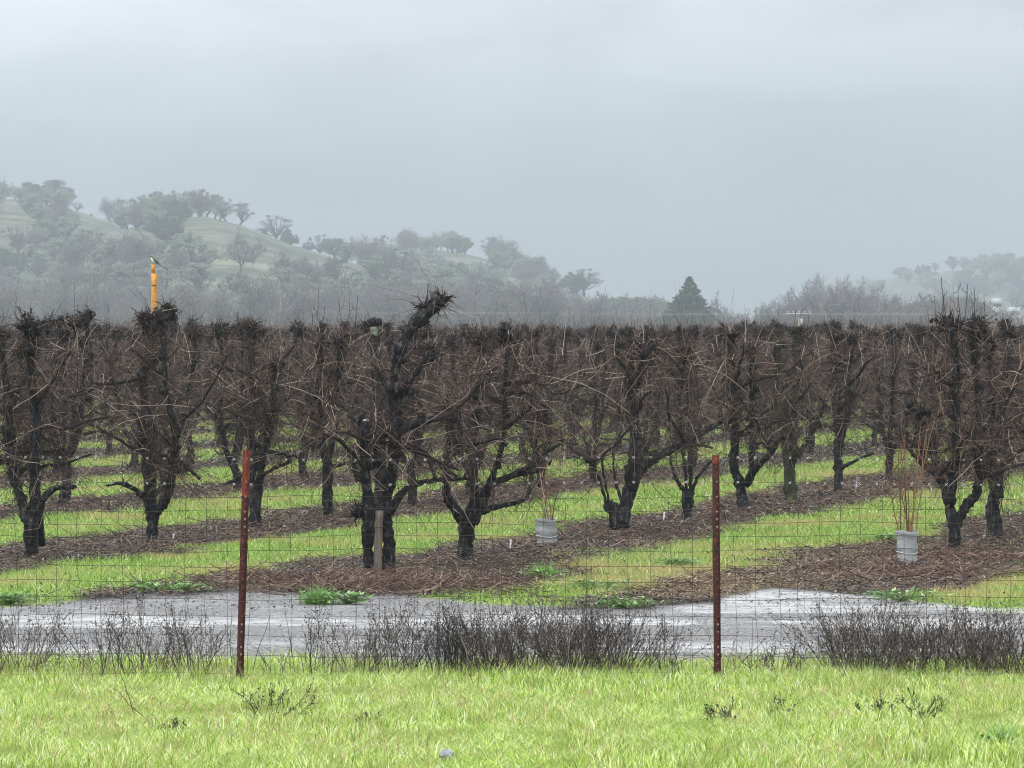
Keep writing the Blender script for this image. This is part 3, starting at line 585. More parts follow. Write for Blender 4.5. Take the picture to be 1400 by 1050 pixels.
hero(2, 447, [([(448, 706), (449, 670), (447, 630)], [22, 20, 20]), ([(447, 640), (440, 590), (436, 530), (440, 470)], [14, 13, 12, 11]), ([(449, 636), (458, 580), (462, 520), (465, 470)], [13, 11, 10, 9]), ([(450, 640), (480, 632), (505, 625)], [8, 6, 4])],
    'brown-twigged tree behind and left of the two-stemmed tree, second row', tall=[(-0.098, 3.109), (0.187, 2.982), (0.256, 3.119), (0.403, 3.001), (-0.01, 2.864), (0.521, 2.765), (-0.216, 2.795)], shoots=10, n_tw=950, n_br=15)
hero(2, 740, [([(741, 672), (741, 650), (740, 628)], [16, 16, 20]), ([(737, 632), (728, 600), (722, 560), (724, 500), (728, 460)], [13, 12, 11, 9, 9]), ([(743, 632), (750, 590), (752, 530), (755, 470)], [14, 13, 11, 10])],
    'V-forked tree behind the wrapped sapling between the fence posts', shoots=5)

# archetypes for the rest
def generic(seed, loc=(0, -400, 0)):
    rng = np.random.default_rng(seed); limbs = []
    h0 = rng.uniform(0.35, 0.62); r0 = rng.uniform(.075, .105); base = [(0, 0, 0), (rng.normal(0, .03), rng.normal(0, .03), h0 * .5), (rng.normal(0, .05), rng.normal(0, .05), h0)]
    limbs.append((base, [r0 * 1.15, r0, r0 * 1.1])); nl = rng.integers(3, 6); a0 = rng.random() * 6.28
    for i in range(nl):
        a = a0 + i * 6.283 / nl + rng.normal(0, .3); o = rng.uniform(.18, .5); c = np.array(base[-1]); e = np.array([math.cos(a) * o, math.sin(a) * o, 0])
        zt = rng.uniform(2.34, 2.60); P = [c - [0, 0, .05], c + e * .45 + [0, 0, .25], c + e * .8 + [0, 0, .75], c + e * rng.uniform(.7, 1.1) + [rng.normal(0, .06), rng.normal(0, .06), 1.3 + rng.normal(0, .05)], [c[0] + e[0] * rng.uniform(.7, 1.3), c[1] + e[1] * rng.uniform(.7, 1.3), zt]]
        r = r0 * rng.uniform(.55, .8); limbs.append((P, [r, r * .95, r * .8, r * .7, r * .75]))
    if rng.random() < .8:
        a = rng.random() * 6.28; c = np.array(base[-1]); d = np.array([math.cos(a), math.sin(a), 0]); limbs.append(([c, c + d * .35 + [0, 0, .12], c + d * .75 + [0, 0, .12], c + d * 1.05 + [0, 0, .3]], [.035, .03, .025, .015]))
    return orchard_tree(limbs, seed * 7 + 1, loc, top=2.38 + rng.uniform(-.10, .08), shoots=int(rng.integers(8, 18)), moss=rng.random() < .0, n_tw=620, n_br=15, suckers=int(rng.integers(0, 6)), headr=.08)
arch = [generic(200 + i) for i in range(9)]
rng = np.random.default_rng(11)
cands = []
hero_keep = {0: [1240, 1305, 1362], 1: [525, 637, 748, 848, 940, 1016, 1080, 1147], 2: [40, 208, 348, 447, 740]}
for k in range(-1, 60):
    u = ROW0 + k * ROWSTEP
    anchor = {0: 36.7, 1: 35.35, 2: 38.0}.get(k, 36 + (k * 1.7) % 2.6)
    for j in range(-1, 140):
        D = anchor + j * 2.62; x = u + RS * D; px = 700 + x / D * F
        if D < 35 or D > 300: continue
        hk = [h for h in hero_keep.get(k, []) if abs(-(u) / (RS - (h - 700) / F) - D) < 1.45]
        if hk: continue
        if k <= 2 and D < 35.5: continue
        if abs(px - 700) > 700 + 1.0 / D * F: continue
        cands.append((D, k, px, x))
cands.sort()
used = [False] * len(arch)
near_label = {}
ORD = ['', 'first', 'second', 'third', 'fourth', 'fifth', 'sixth', 'seventh', 'eighth', 'ninth', 'tenth']
rowcount = {}
N_IND = 300 - 16
for n, (D, k, px, x) in enumerate(cands[:N_IND]):
    ai = int(rng.integers(0, len(arch))); rz = rng.random() * 6.283; sc = float(rng.uniform(.95, 1.05))
    loc = (x + rng.normal(0, .08), D + rng.normal(0, .15), 0)
    if not used[ai]:
        o = arch[ai]; used[ai] = True; o.location = loc; o.rotation_euler = (0, 0, rz); o.scale = (sc,) * 3
    else: o = copy_tree(arch[ai], loc, rz, sc)
    if D < 95:
        if 0 <= k <= 10: key = 'bare tangled tree, %s orchard row from the front' % ORD[min(k + 1, 10)] if k < 9 else 'bare tangled tree deep in the left of the orchard'
        else: key = 'bare tangled tree deep in the left of the orchard'
    else: key = 'small dark treetop far back in the orchard'
    third = ' left part' if px < 467 else (' middle' if px < 933 else ' right part')
    key += ', in the%s of the view' % third; gk = key
    tag(o, key, 'tree', key.replace('bare tangled tree', 'bare tangled trees').replace('small dark treetop', 'small dark treetops'))
for i, u_ in enumerate(used):
    if not u_:
        for ch in list(arch[i].children): bpy.data.objects.remove(ch)
        bpy.data.objects.remove(arch[i])
# everything beyond: one mass
def far_orchard(rest):
    rng = np.random.default_rng(5); mb = MB()
    rest = np.array([(x, D) for D, k, px, x in rest]); n = len(rest)
    base = np.concatenate([rest, np.zeros((n, 1))], 1)
    P = base[:, None, :] + np.stack([np.zeros(4), np.zeros(4), np.array([0, .8, 1.6, 2.45])], -1)[None] + rng.normal(0, .08, (n, 4, 3)); tubes(mb, P, np.full((n, 4), .07), 4)
    m = 90; S = np.repeat(base, m, 0) + np.stack([rng.normal(0, .5, n * m), rng.normal(0, .5, n * m), rng.uniform(1.1, 2.4, n * m)], -1)
    D = unit(rng.normal(0, 1, (n * m, 3))); P = twig_paths(S, D, rng.uniform(.3, .8, n * m), rng, 4); P[:, :, 2] = np.minimum(P[:, :, 2], 2.5 + rng.normal(0, .05, (n * m, 1)))
    tubes(mb, P, rng.uniform(.008, .016, n * m)[:, None] * np.linspace(1, .5, 4), 3)
    m = 7; S = np.repeat(base, m, 0) + np.stack([rng.normal(0, .5, n * m), rng.normal(0, .5, n * m), np.full(n * m, 2.3)], -1); P = twig_paths(S, unit(rng.normal(0, .2, (n * m, 3)) + [0, 0, 1]), rng.uniform(.3, .9, n * m), rng, 4, -.05, .03)
    tubes(mb, P, rng.uniform(.006, .012, n * m)[:, None] * np.linspace(1, .5, 4), 3)
    tag(mb.build('distant_orchard', M['twig']), 'far end of the orchard reading as one brown mass of twigs', 'orchard', kind='stuff')
far_orchard(cands[N_IND:])

# ------------------------------------------------------------------ saplings in grey wraps, stakes, post with bird
def sapling(k, px, seed, hpx, label_s, label_g, rot, n_st, top_py):
    rng = np.random.default_rng(seed); D = -(ROW0 + k * ROWSTEP) / (RS - (px - 700) / F); x = gx(px, D)
    h = hpx * D / F; R = 13.5 * D / F
    g = empty('trunk_guard', (x, D, 0)); mb = MB()
    K = 14; t = np.linspace(0, 1, K); c = np.stack([rot * h * t, 0 * t, h * t], -1); rr = R * (1 + .05 * np.sin(t * 14) + .06 * t + .02 * rng.standard_normal(K))
    S = 28; a = np.arange(S) * 2 * np.pi / S
    wr = 1 + .03 * np.sin(3 * a[None] + 5 * t[:, None]) + .012 * rng.standard_normal((K, S))
    outer = c[:, None, :] + np.stack([np.cos(a)[None] * rr[:, None] * wr, np.sin(a)[None] * rr[:, None] * wr, 0.012 * np.sin(2 * a)[None] * t[:, None]], -1)
    inner = c[:, None, :] + np.stack([np.cos(a)[None] * (rr[:, None] - .008) * wr, np.sin(a)[None] * (rr[:, None] - .008) * wr, 0.012 * np.sin(2 * a)[None] * t[:, None]], -1)
    V = np.stack([outer, inner], 0); idx = np.arange(2 * K * S).reshape(2, K, S)
    q = []
    for s in (0, 1):
        A, B = idx[s, :-1], idx[s, 1:]; q.append(np.stack([A, np.roll(A, -1, 1), np.roll(B, -1, 1), B] if s == 0 else [A, B, np.roll(B, -1, 1), np.roll(A, -1, 1)], -1).reshape(-1, 4))
    A, B = idx[0, -1], idx[1, -1]; q.append(np.stack([A, np.roll(A, -1), np.roll(B, -1), B], -1))
    mb.add(V.reshape(-1, 3), np.concatenate(q)); mb.build('wrap', M['guard'], g, smooth=True)
    mb = MB(); 
    for f in (.38, .93):
        cc = np.array([rot * h * f, 0, h * f]); aa = np.linspace(0, 2 * np.pi, 25); tubes(mb, cc + np.stack([np.cos(aa) * (R * 1.075), np.sin(aa) * (R * 1.075), .01 * np.sin(aa * 2 + 1)], -1), np.full(25, .004), 5)
    mb.build('tie', M['drop'], g)
    tag(g, label_g, 'tree guard', 'grey tree guards')
    s = empty('young_tree', (x, D, 0)); mb = MB()
    tops = []
    for i in range(n_st):
        a0 = rng.random() * 6.28; lean = rng.uniform(-.14, .14); H = (775 - top_py) * D / F * rng.uniform(.6, 1); K = 9; t = np.linspace(0, 1, K)
        P = np.stack([math.cos(a0) * .05 + lean * H * t + .015 * np.cumsum(rng.normal(0, 1, K)), math.sin(a0) * .05 + rng.normal(0, .1) * H * t, H * t], -1); tubes(mb, P, np.linspace(rng.uniform(.007, .012), .003, K), 5); tops.append(P)
    mb.build('stems', M['sucker'], s)
    mb = MB(); T = np.concatenate([p[3:] for p in tops]); n = 26 * n_st // 2; i = rng.integers(0, len(T), n); Dv = unit(rng.normal(0, .6, (n, 3)) + [0, 0, .6])
    tubes(mb, twig_paths(T[i], Dv, rng.uniform(.12, .42, n), rng, 5, 0, .05), rng.uniform(.0018, .0038, n)[:, None] * np.linspace(1, .4, 5), 3)
    mb.build('twigs', M['sucker'], s); tag(s, label_s, 'sapling', 'saplings in grey tree guards')
sapling(1, 748, 31, 38, 'sapling of sparse thin stems in the wrap left of the leaning tree', 'pale grey wrap round the sapling in the middle of the picture', -.05, 5, 620)
sapling(0, 1240, 32, 47, 'tall reddish many-stemmed sapling growing from the right-hand wrap', 'grey plastic wrap round the reddish sapling near the right edge', .0, 9, 560)

def stake_old():
    D = HD['t1'] - .18; o = empty('wooden_stake', (gx(516, D), D, 0), .3); mb = MB(); n = 12; t = np.linspace(0, 1, n); h = 0.68
    rng = np.random.default_rng(4)
    P = np.stack([.02 * t, 0 * t, -.05 + (h + .05) * t], -1); tubes(mb, P, np.full(n, .042) * (1 + .05 * rng.standard_normal(n)), 6, cap=True, rough=.05, rng=rng); mb.build('stake', M['stake'], o)
    mb = MB(); a = np.linspace(0, 6.3, 16)
    tubes(mb, np.stack([.013 + .058 * np.cos(a), .058 * np.sin(a), .52 + .01 * np.sin(a)], -1), np.full(16, .004), 4); mb.build('wire_tie', M['wire'], o)
    tag(o, 'weathered grey-brown stake between the two stems of the bent tree', 'stake')
stake_old()
def tall_post():
    D = HD['t208'] + .55; x = gx(209.5, D); o = empty('wooden_post', (x, D, 0)); H = gz(365, D); mb = MB(); rng = np.random.default_rng(8)
    n = 30; t = np.linspace(0, 1, n); r = 8.4 / 2 * D / F; P = np.stack([.012 * t, 0 * t, -.1 + (H + .02) * t], -1); R = np.full(n, r) * (1 + .03 * rng.standard_normal(n)) * np.linspace(1.05, .95, n); tubes(mb, P, R, 12, cap=True, rough=.025, rng=rng)
    # notched, splintered top
    boxm(mb, (.0, 0, H - .02), (r * 1.15, r * 1.0, .10), .2); mb.build('pole', M['postwood'], o)
    mb = MB(); boxm(mb, (.012, -r * .97, H - .22), (r * 1.5, .006, .012)); boxm(mb, (.012, -r * .97, H - .9), (r * 1.5, .006, .01)); mb.build('band', M['stake'], o)
    tag(o, 'tall yellow wooden post rising above the trees with a bird on top', 'post')
    # bird: head up left, long tail trailing down to the right
    b = empty('bird', (x - .002, D, H + .035)); s = D / F
    def loft(path, rad, mat_, name, sides=12, flat=1.0):
        p = catmull(path, 22); r = np.interp(np.linspace(0, 1, 22), np.linspace(0, 1, len(rad)), rad); m = MB(); tubes(m, p, r, sides, cap=True); return m.build(name, mat_, b if name in ('body',) else body, smooth=True)
    global body
    body = loft([(-.030, 0, .085), (-.026, 0, .092), (-.012, 0, .090), (.004, 0, .066), (.022, 0, .040), (.050, 0, .016), (.075, 0, -.004)], [.002, .013, .017, .015, .021, .024, .020, .012, .005], M['feather_back'], 'body', 14)
    loft([(-.022, -.004, .078), (-.012, -.006, .060), (.004, -.006, .036), (.030, -.005, .014)], [.006, .014, .018, .008], M['feather_belly'], 'breast')
    loft([(.0, -.017, .062), (.03, -.020, .040), (.075, -.012, .008)], [.006, .011, .003], M['feather_dark'], 'wing'); loft([(.0, .017, .062), (.03, .020, .040), (.075, .012, .008)], [.006, .011, .003], M['feather_dark'], 'wing')
    m = MB(); v = np.array([[.06, -.008, .008], [.06, .008, .008], [.178, .012, -.066], [.178, -.012, -.066], [.06, -.008, .002], [.06, .008, .002], [.178, .012, -.071], [.178, -.012, -.071]])
    m.add(v, [[0, 1, 2, 3], [7, 6, 5, 4], [0, 3, 7, 4], [1, 5, 6, 2], [3, 2, 6, 7], [0, 4, 5, 1]]); m.build('tail', M['feather_dark'], body)
    loft([(-.038, 0, .088), (-.048, 0, .088), (-.058, 0, .086)], [.005, .003, .0008], M['feather_dark'], 'beak', 8)
    m = MB(); lumps(m, (-.030, -.0145, .093), .0028, np.random.default_rng(1), 1, (1, 1, 1), 0.0, 8); m.build('eye', M['blackweed'], body)
    for sx in (-1, 1): m = MB(); tubes(m, np.array([(.014, sx * .008, .028), (.006, sx * .008, .012), (.0, sx * .008, 0.002), (-.012, sx * .008, -.002)]), np.full(4, .0022), 5); m.build('leg', M['blackweed'], body)
    tag(b, 'small olive long-tailed bird with pale breast perched on the yellow post', 'bird')
tall_post()
def lichen_stub():
    D = 46.5; o = empty('cut_tree', (gx(516, D), D, 0)); rng = np.random.default_rng(3); m = MB(); s = D / F
    H = gz(452, D); t = np.linspace(0, 1, 24); P = np.stack([.05 * np.sin(t * 5), .04 * t, -.05 + (H + .05) * t], -1); tubes(m, P, np.linspace(.09, .045, 24), 9, cap=True, rough=.08, rng=rng); m.build('trunk', M['bark'], o, smooth=True)
    m = MB(); tubes(m, np.array([(-.05, .04, H - .10), (-.04, .04, H - .02), (-.055, .04, H + .05)]), [.04, .055, .045], 10, cap=True, rough=.06, rng=rng); m.build('lichened_knob', M['lichen'], o, smooth=True)
    m = MB(); 
    for _ in range(7): lumps(m, (-.05 + rng.normal(0, .035), .04 + rng.normal(0, .03), H + .11 + rng.normal(0, .035)), .045, rng, 1, (1.1, 1, .9), .35, 8)
    m.build('spur_head', M['bark'], o); tag(o, 'cut tree whose lichen-pale knob pokes up left of the bent limb', 'tree')
lichen_stub()

def sprinklers():
    for px, py, h, lab in ((697, 757, .14, 'white irrigation stake between the forked tree and the wrapped sapling'), (907, 716, .13, 'white irrigation stake right of the leaning tree'), (1170, 671, .12, 'white irrigation stake far along the middle row'),
                           (718, 683, .10, 'white irrigation stake in the second row behind the wrapped sapling'), (1344, 741, .07, 'short white irrigation stake beneath the trees at the right edge'), (236, 741, .08, 'short white irrigation stake right of the two-headed tree')):
        D = gD(py); o = empty('irrigation_stake', (gx(px, D), D, 0)); m = MB(); tubes(m, np.array([(0, 0, -.03), (.004, 0, h * .5), (.012, 0, h)]), [.008, .008, .009], 6, cap=True); m.build('stake', M['white'], o)
        m = MB(); lumps(m, (.012, 0, h + .008), .015, np.random.default_rng(2), 1, (1, 1, .8), .05, 8); m.build('sprinkler_head', M['white'], o); tag(o, lab, 'irrigation stake', 'white irrigation stakes')
sprinklers()

# ------------------------------------------------------------------ the wire fence with its two rusty posts
def fence():
    D = 24.56; o = empty('wire_fence', (0, D, 0)); rng = np.random.default_rng(21)
    zs = gz(np.array([680, 697, 716, 734, 752, 773, 795, 818, 842, 868, 896, 922.]), D)
    x = np.linspace(-6, 6, 160); m = MB()
    def sag(x, z): return z + .012 * np.sin(x * 1.9 + z * 3) + .004 * np.sin(x * 7 + z * 9)
    for z in zs: tubes(m, np.stack([x, .004 * np.sin(x * 9 + z * 20), sag(x, z)], -1), np.full(len(x), .0016), 4)
    xv = -6 + .152 * np.arange(80)
    for i, xx in enumerate(xv):
        z = np.linspace(zs[-1], zs[0], 24); dx = np.interp(z, np.linspace(z[0], z[-1], 6), rng.normal(0, .008, 6)) + (rng.random() < .12) * .02 * np.sin((z - z[0]) * 4)
        tubes(m, np.stack([xx + dx, 0 * z + .003, sag(xx, z)], -1), np.full(24, .00155), 4)
    m.build('woven_wire', M['wire'], o)
    for zz in (627, 661):
        m = MB(); z0 = gz(zz, D); xx = np.linspace(-6, 6, 900)
        for ph in (0, np.pi): tubes(m, np.stack([xx, .0018 * np.sin(xx * 120 + ph), z0 + .01 * np.sin(xx * 1.3) + .0018 * np.cos(xx * 120 + ph)], -1), np.full(900, .0011), 3)
        bw = m.build('barbed_wire', M['wire'], o); m = MB()
        for xb in np.arange(-6, 6, .125): 
            zb = z0 + .01 * np.sin(xb * 1.3)
            for a in (.7, 2.3): tubes(m, np.array([(xb - .013 * math.cos(a), -.003, zb - .013 * math.sin(a)), (xb, -.004, zb), (xb + .013 * math.cos(a), -.003, zb + .013 * math.sin(a))]), [.0008, .0016, .0008], 4)
        m.build('barb', M['drop'], bw)['kind'] = 'stuff'
    for n, (bx, by, tx, ty) in enumerate(((328, 929, 338, 615), (980.5, 935, 977.5, 622))):
        X = gx(bx, D); H = gz(ty, D); lean = gx(tx, D) - X; tilt = math.atan2(lean, H)
        p = MB(); sec = np.array([(-.027, 0), (-.027, -.007), (-.005, -.007), (-.004, -.009), (.004, -.009), (.005, -.007), (.027, -.007), (.027, 0), (.0045, 0), (.0045, .04), (-.0045, .04), (-.0045, 0)])
        def extr(z0, z1, nz=14):
            zz = np.linspace(z0, z1, nz); V = np.stack([np.repeat(sec[None, :, 0], nz, 0) * (1 + .015 * rng.standard_normal((nz, 1))), np.repeat(sec[None, :, 1], nz, 0), np.repeat(zz[:, None], 12, 1)], -1); idx = np.arange(nz * 12).reshape(nz, 12); A, B = idx[:-1], idx[1:]
            return V.reshape(-1, 3), np.stack([A, np.roll(A, -1, 1), np.roll(B, -1, 1), B], -1).reshape(-1, 4), idx[-1]
        zt = H - (.33 if n == 0 else .06)
        V, q, _ = extr(-.3, zt); p.add(V, q); post = p.build('post', M['rust'], o); post.location = (X, -.03, 0); post.rotation_euler = (0, tilt, .42 if n == 0 else .5)
        p = MB(); V, q, top = extr(zt, H); p.add(V, q); 
        zc = H; p.add([(-.027, 0, zc), (-.027, -.007, zc), (.027, -.007, zc), (.027, 0, zc), (.0045, 0, zc), (.0045, .04, zc), (-.0045, .04, zc), (-.0045, 0, zc)], [[0, 1, 2, 3], [7, 4, 5, 6]]); tp = p.build('post_tip', M['rusttip'], post)
        p = MB()
        for z in np.arange(.08, H - .02, .054): boxm(p, (0, -.0125, z), (.010, .009, .014))
        st = p.build('studs', M['stud'], post)
        p = MB(); 
        for z in zs[::2]: tubes(p, np.array([(-.03, .004, z), (-.031, -.011, z + .004), (0, -.018, z + .006), (.031, -.011, z + .004), (.03, .004, z)]), np.full(5, .0016), 4)
        p.build('wire_clips', M['wire'], post)
    tag(o, 'woven wire fence with barbed top strands on two rusty red steel posts', 'fence')
fence()

# ------------------------------------------------------------------ dead weeds along the fence
def weed_clump(name, px, D, w, h, n, mt, label, seed, seeds=True, lean=.25, cat='dead weed', group='dead weeds along the wire fence', pow_=1.0, side=5):
    rng = np.random.default_rng(seed); o = empty(name, (gx(px, D), D, 0)); m = MB(); K = 8; t = np.linspace(0, 1, K)[None, :, None]
    r = rng.normal(0, 1, (n, 2)) * [w * .24, min(w * .3, .16)]; S = np.concatenate([r, np.full((n, 1), -.02)], 1)
    Dv = np.concatenate([r[:, :1] / w * lean * 2.6 + rng.normal(0, lean * .55, (n, 1)), rng.normal(0, .14, (n, 1)), np.ones((n, 1))], 1)
    H = h * np.clip(rng.normal(.78, .22, n), .25, 1.12) * (1 - .3 * (np.abs(r[:, 0]) / (w * .6)).clip(0, 1))
    P = S[:, None] + H[:, None, None] * (Dv[:, None] * t) + np.cumsum(rng.normal(0, .009, (n, K, 3)), 1) * t
    tubes(m, P, rng.uniform(.0016, .0038, n)[:, None] * np.linspace(1, .4, K), 4)
    k = n * side; i = rng.integers(0, n, k); j = rng.integers(3, K, k); D2 = unit(Dv[i] * .8 + rng.normal(0, .45, (k, 3))); L = rng.uniform(.05, .20, k) * h / .45
    P2 = twig_paths(P[i, j], D2, L, rng, 4, -.15, .06); tubes(m, P2, rng.uniform(.0010, .0020, k)[:, None] * np.linspace(1, .5, 4), 3)
    if seeds:
        E = np.concatenate([P2[:, -1], P2[:, 2], P[:, -1]]); E = E[rng.random(len(E)) < .75]; q = len(E); d = unit(rng.normal(0, .5, (q, 3)) + [0, 0, .5]); L = rng.uniform(.006, .018, q)
        PP = E[:, None] + d[:, None] * L[:, None, None] * np.array([-.2, .5, 1.2])[None, :, None]; tubes(m, PP, rng.uniform(.002, .0045, q)[:, None] * np.array([.5, 1, .3]), 4)
    m.build('stems', mt, o)
    tag(o, label, cat, group)
FD = 24.95
cl = [('dead_weed', 18, .50, .50, 70, 'weed', 'dense grey-brown weed clump cut by the left edge of the picture'),
      ('dead_weed', 135, .55, .46, 28, 'weed', 'sparse spreading dead weed, first right of the left-edge clump'),
      ('dead_weed', 195, .55, .50, 40, 'weed', 'dead weed fanning outward midway between left edge and left post'),
      ('dead_weed', 262, .45, .46, 36, 'weed', 'thin dead weed just left of the left fence post'),
      ('black_weed', 427, .28, .50, 14, 'blackweed', 'cluster of blackened upright stalks between left post and thicket'),
      ('dead_weed', 485, .45, .48, 36, 'weed', 'open grey weed at the left end of the central thicket'),
      ('dead_weed', 545, .45, .48, 52, 'weed', 'wide grey weed in front of the bent tree, in the central thicket'),
      ('black_weed', 612, .40, .48, 50, 'blackweed', 'darkest weed clump of the central thicket with black lower stems'),
      ('dead_weed', 668, .42, .50, 66, 'weed', 'dense upright weed right of the darkest clump in the central thicket'),
      ('dead_weed', 725, .42, .49, 66, 'weed', 'dense weed in the central thicket below the wrapped sapling'),
      ('dead_weed', 780, .42, .50, 70, 'weed', 'dense brown weed in the right half of the central thicket'),
      ('dead_weed', 838, .40, .48, 66, 'weed', 'brown weed closing the right end of the central thicket'),
      ('dead_weed', 915, .34, .34, 16, 'blackweed', 'low sparse black stems just left of the right fence post'),
      ('dead_weed', 1050, .42, .26, 22, 'weed', 'low thin weed between the right post and the round bush'),
      ('dead_weed', 1180, .50, .52, 86, 'weed', 'tall round-topped dead weed bush right of the right fence post'),
      ('dead_weed', 1235, .42, .46, 66, 'weed', 'dense weed adjoining the round bush below the right-hand wrap'),
      ('dead_weed', 1290, .42, .46, 60, 'weed', 'weed with pale gaps second right of the round bush'),
      ('dead_weed', 1345, .42, .44, 66, 'weed', 'dark weed next to the one at the right edge'),
      ('dead_weed', 1395, .42, .42, 66, 'weed', 'dark weed cut by the right edge of the picture')]
for i, (nm, px, w, h, n, mt, lab) in enumerate(cl):
    weed_clump(nm, px, FD + .12 * math.sin(i * 2.3), w * 1.1, h * .98, int(n * (.72 if n < 45 else (.8 + .5 * ((i * 7) % 3) / 2))), M[mt], lab, 500 + i, seeds=True, lean=.55 if mt == 'weed' else .12, side=8 if mt == 'weed' else 6)
def loose_stems():
    rng = np.random.default_rng(77); m = MB(); n = 330; D = rng.normal(24.75, .28, n); px = rng.uniform(-30, 1430, n)
    S = np.stack([(px - 700) / F * D, D, np.full(n, -.01)], -1); Dv = unit(rng.normal(0, .16, (n, 3)) + [0, 0, 1]); L = rng.uniform(.08, .30, n)
    P = twig_paths(S, Dv, L, rng, 6, 0, .04); tubes(m, P, rng.uniform(.0015, .0035, n)[:, None] * np.linspace(1, .5, 6), 4)
    k = 900; i = rng.integers(0, n, k); j = rng.integers(2, 6, k); tubes(m, twig_paths(P[i, j], unit(rng.normal(0, .7, (k, 3)) + [0, 0, .6]), rng.uniform(.03, .12, k), rng, 3, 0, .05), np.full((k, 3), .0012), 3)
    tag(m.build('dead_stems', M['weed']), 'loose thin dead stems standing in the grass all along the wire fence', 'dead stems', kind='stuff')
loose_stems()
# dead sprigs lying in the verge grass
for i, (px, py, w, h, n, lab) in enumerate(((985, 988, .22, .12, 14, 'dark leafy dead sprig in the grass right of the right post'), (1195, 975, .24, .10, 10, 'low dark sprig in the grass, left of the two at the right'), (1262, 985, .22, .15, 12, 'dead sprig with upright stems furthest right in the verge grass'),
        (365, 985, .30, .22, 12, 'tall dark dead sprig in the grass below the left fence post'), (242, 1000, .16, .06, 8, 'small flattened dead sprig in the grass at lower left'), (500, 990, .18, .08, 7, 'thin curved dead sprig in the grass below the central thicket'), (1060, 975, .2, .1, 9, 'faint dead sprig in the grass between the sprigs at right'))):
    weed_clump('dead_sprig', px, gD(py), w, h, n, M['blackweed'], lab, 700 + i, seeds=True, lean=.75, group='dead sprigs in the verge grass', side=7)
for i, (px, py, dx, h, lab) in enumerate(((205, 985, -.22, .22, 'long thin stick leaning left out of the grass at lower left'), (185, 975, -.10, .3, 'straight dark stick leaning left beside the other at lower left'), (1000, 915, .27, .26, 'dead stem slanting up right from the foot of the right post'))):
    D = gD(py); m = MB(); rng = np.random.default_rng(i); t = np.linspace(0, 1, 8); tubes(m, np.stack([dx * t, 0 * t, h * t - .02], -1) + rng.normal(0, .004, (8, 3)), np.linspace(.0035, .0015, 8), 5, cap=True)
    o = m.build('dead_stick', M['blackweed'], loc=(gx(px, D), D, 0)); tag(o, lab, 'stick', 'dead sticks in the grass')
# leafy green weeds
def leafy(px, py, w, label, seed, grassy=False):
    D = gD(py); rng = np.random.default_rng(seed); m = MB(); n = 150
    if grassy: r = rng.normal(0, w * .22, (260, 2)); blades(m, r[:, 0], r[:, 1], np.zeros(260), rng.uniform(.08, .2, 260), rng.uniform(.005, .009, 260), rng.uniform(.3, .9, 260), rng)
    r = rng.normal(0, w * .4, (n, 2)) * [1, .7]; L = rng.uniform(.03, .07, n); a = rng.random(n) * 6.28; z = rng.uniform(.02, .11, n); u = np.stack([np.cos(a), np.sin(a), rng.uniform(-.3, .7, n)], -1); v = np.stack([-np.sin(a), np.cos(a), 0 * a], -1); c = np.stack([r[:, 0], r[:, 1], z], -1)
    for s0, s1, zz in ((0, 1, 0),):
        V = np.stack([c - u * L[:, None] * .5, c + v * L[:, None] * .35, c + u * L[:, None] * .6, c - v * L[:, None] * .35], 1); m.add(V.reshape(-1, 3), np.arange(n)[:, None] * 4 + np.arange(4))
    tubes(m, np.stack([np.stack([0 * z, 0 * z, 0 * z], -1), np.stack([r[:, 0] * .5, r[:, 1] * .5, z * .8], -1), c - u * L[:, None] * .5], 1), np.full((n, 3), .0015), 3)
    o = m.build('leafy_weed', M['leafy'], loc=(gx(px, D), D, 0)); tag(o, label, 'green weed', 'broad-leaved green weeds by the road')
for i, a in enumerate(((436, 826, .28, 'spiky green weed tuft left of the pruned twigs by the road', True), (476, 826, .22, 'flat green leafy weed right of the spiky tuft', False), (250, 812, .35, 'bluish leafy weed patch at the road edge left of the left post', False), (200, 812, .28, 'leafy weed patch at the road edge, second from the left', False),
        (14, 826, .28, 'leafy weed patch at the road edge by the left side of the picture', False), (742, 792, .30, 'tall leafy weed below the middle wrapped sapling', True), (815, 808, .45, 'pale leafy weed patch in the middle of the green tongue', False), (850, 832, .4, 'leafy weed fringe at the road edge below the leaning tree', False), (1215, 742, .4, 'leafy weed in the grass left of the reddish sapling', False),
        (1235, 822, .5, 'leafy green weed patch on the road edge below the right-hand wrap', False), (925, 775, .3, 'small pale leafy weed left of the right fence post', False), (1368, 1030, .12, 'dark broad weed at the lower right corner of the verge', True))):
    leafy(a[0], a[1], a[2], a[3], 900 + i, a[4])
m = MB(); lumps(m, (0, 0, .02), .045, np.random.default_rng(6), 1, (1, .8, .75), .07, 14); tag(m.build('stone', M['stone'], loc=(gx(610, 19.9), 19.9, .02), smooth=True), 'rounded grey stone in the grass at the bottom edge', 'stone')
